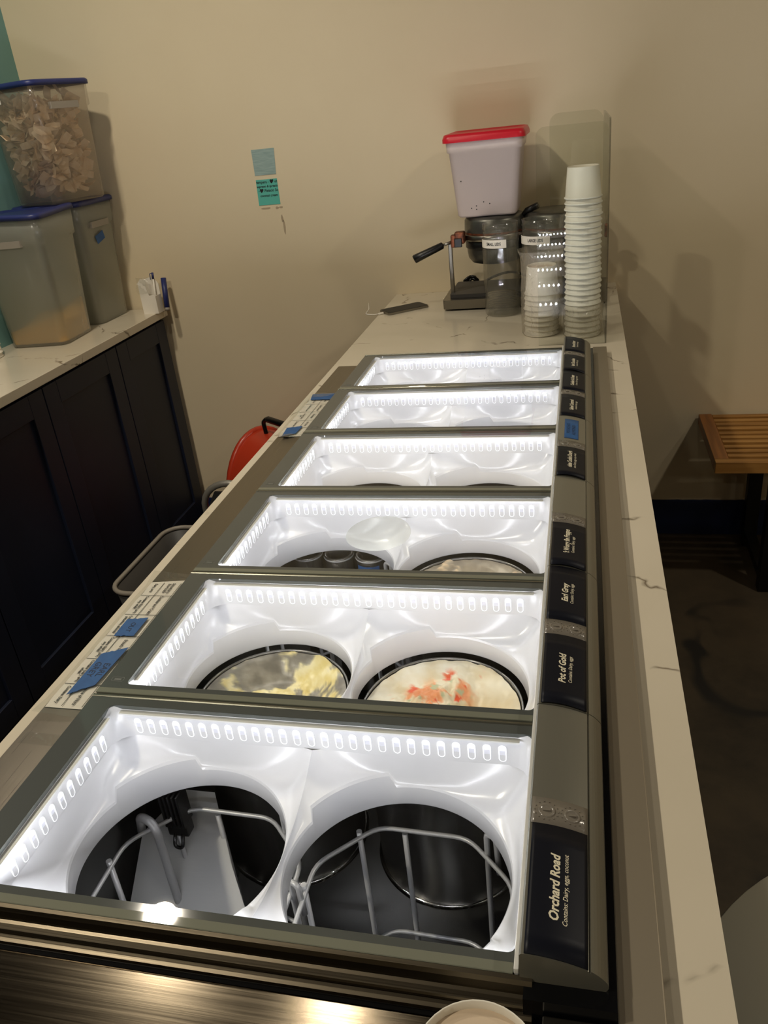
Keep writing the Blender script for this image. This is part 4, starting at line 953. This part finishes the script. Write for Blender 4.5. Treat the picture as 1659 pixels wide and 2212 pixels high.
bm = B(); ov(bm, [(0.140, 0.030), (0.170, 0.010), (0.172, 0.0), (0.172, -0.03), (0.170, -0.09), (0.162, -0.18), (0.146, -0.245), (0.11, -0.285), (0.05, -0.30), (0.01, -0.302)]); obj('shell', bm, 'red', rd)
bm = B(); ov(bm, [(0.170, 0.012), (0.179, 0.009), (0.179, -0.004), (0.171, -0.010)]); obj('rim', bm, 'red', rd)
bm = B(); tube(bm, rounded([(0.016, -0.030, 0.508), (0.0, -0.060, 0.510), (0.0, -0.052, 0.556), (0.0, -0.076, 0.574), (0.0, -0.236, 0.574), (0.0, -0.252, 0.552), (0.0, -0.245, 0.470)], 0.010), 0.008, 8); hd = obj('handle', bm, 'black', rd)
bm = B(); tube(bm, [(0, -0.082, 0.574), (0, -0.088, 0.574), (0, -0.222, 0.574), (0, -0.228, 0.574)], 0.0125, 10, rs=[0.009, 0.0125, 0.0125, 0.009]); obj('grip', bm, 'black', hd)

# ---------------------------------------------------------------- bench and table at right
bn = thing('slatted_bench', 'wooden slatted bench with black legs along the back wall', 'bench', (0.912, 2.46, 0))
L_ = 1.45; z1 = 0.48; D = 0.425
bm = B(); box(bm, 0.0, L_, -D, -D+0.032, z1-0.037, z1, 0.0015); obj('front_rail', bm, 'wood', bn)
bm = B(); box(bm, 0.0, 0.042, -D+0.0325, -0.003, z1-0.037, z1, 0.0015); obj('end_rail', bm, 'wood_y', bn)
bm = B(); box(bm, L_-0.042, L_, -D+0.0325, -0.003, z1-0.037, z1, 0.0015); obj('end_rail', bm, 'wood_y', bn)
ns = 10; pitch = (D-0.042)/ns
for i in range(ns):
    y = -D+0.042+pitch*i
    bm = B(); box(bm, 0.0425, L_-0.0425, y+0.006, y+pitch-0.010, z1-0.030-0.001*(i % 2), z1-0.001*((i*7) % 3), 0.0012); obj('slat', bm, 'wood', bn)
for lx in (0.17, L_-0.22):
    for ly in (-D+0.05, -0.07):
        bm = B(); box(bm, lx, lx+0.045, ly-0.02, ly+0.02, 0, z1-0.038, 0.002); obj('leg', bm, 'black', bn)
    bm = B(); box(bm, lx+0.004, lx+0.041, -D+0.0705, -0.0905, 0.03, 0.06, 0.002); obj('leg_bar', bm, 'black', bn)
tbp = thing('round_table', 'pale round cafe table beside the counter at lower right', 'table', (0.905, 0.068, 0))
bm = B(); lathe(bm, [(0.002, 0.716), (0.290, 0.716), (0.302, 0.722), (0.304, 0.732), (0.300, 0.740), (0.002, 0.740)], n=72); obj('table_top', bm, 'table', tbp)
bm = B(); lathe(bm, [(0.03, 0.016), (0.03, 0.700), (0.10, 0.7155)], n=24, cap0=True, cap1=True); obj('pedestal', bm, 'black', tbp)
bm = B(); lathe(bm, [(0.21, 0.0), (0.21, 0.008), (0.05, 0.0155), (0.001, 0.0158)], n=40, cap0=True); obj('foot', bm, 'black', tbp)

# ---------------------------------------------------------------- cup at the bottom of the frame
o = bpy.data.objects.new('paper_cup', CUP); COL.objects.link(o); o.location = (0.4505, -0.1055, 0.9555)
tag(o, 'white paper cup upside down on the near steel deck at the bottom edge', 'cup')
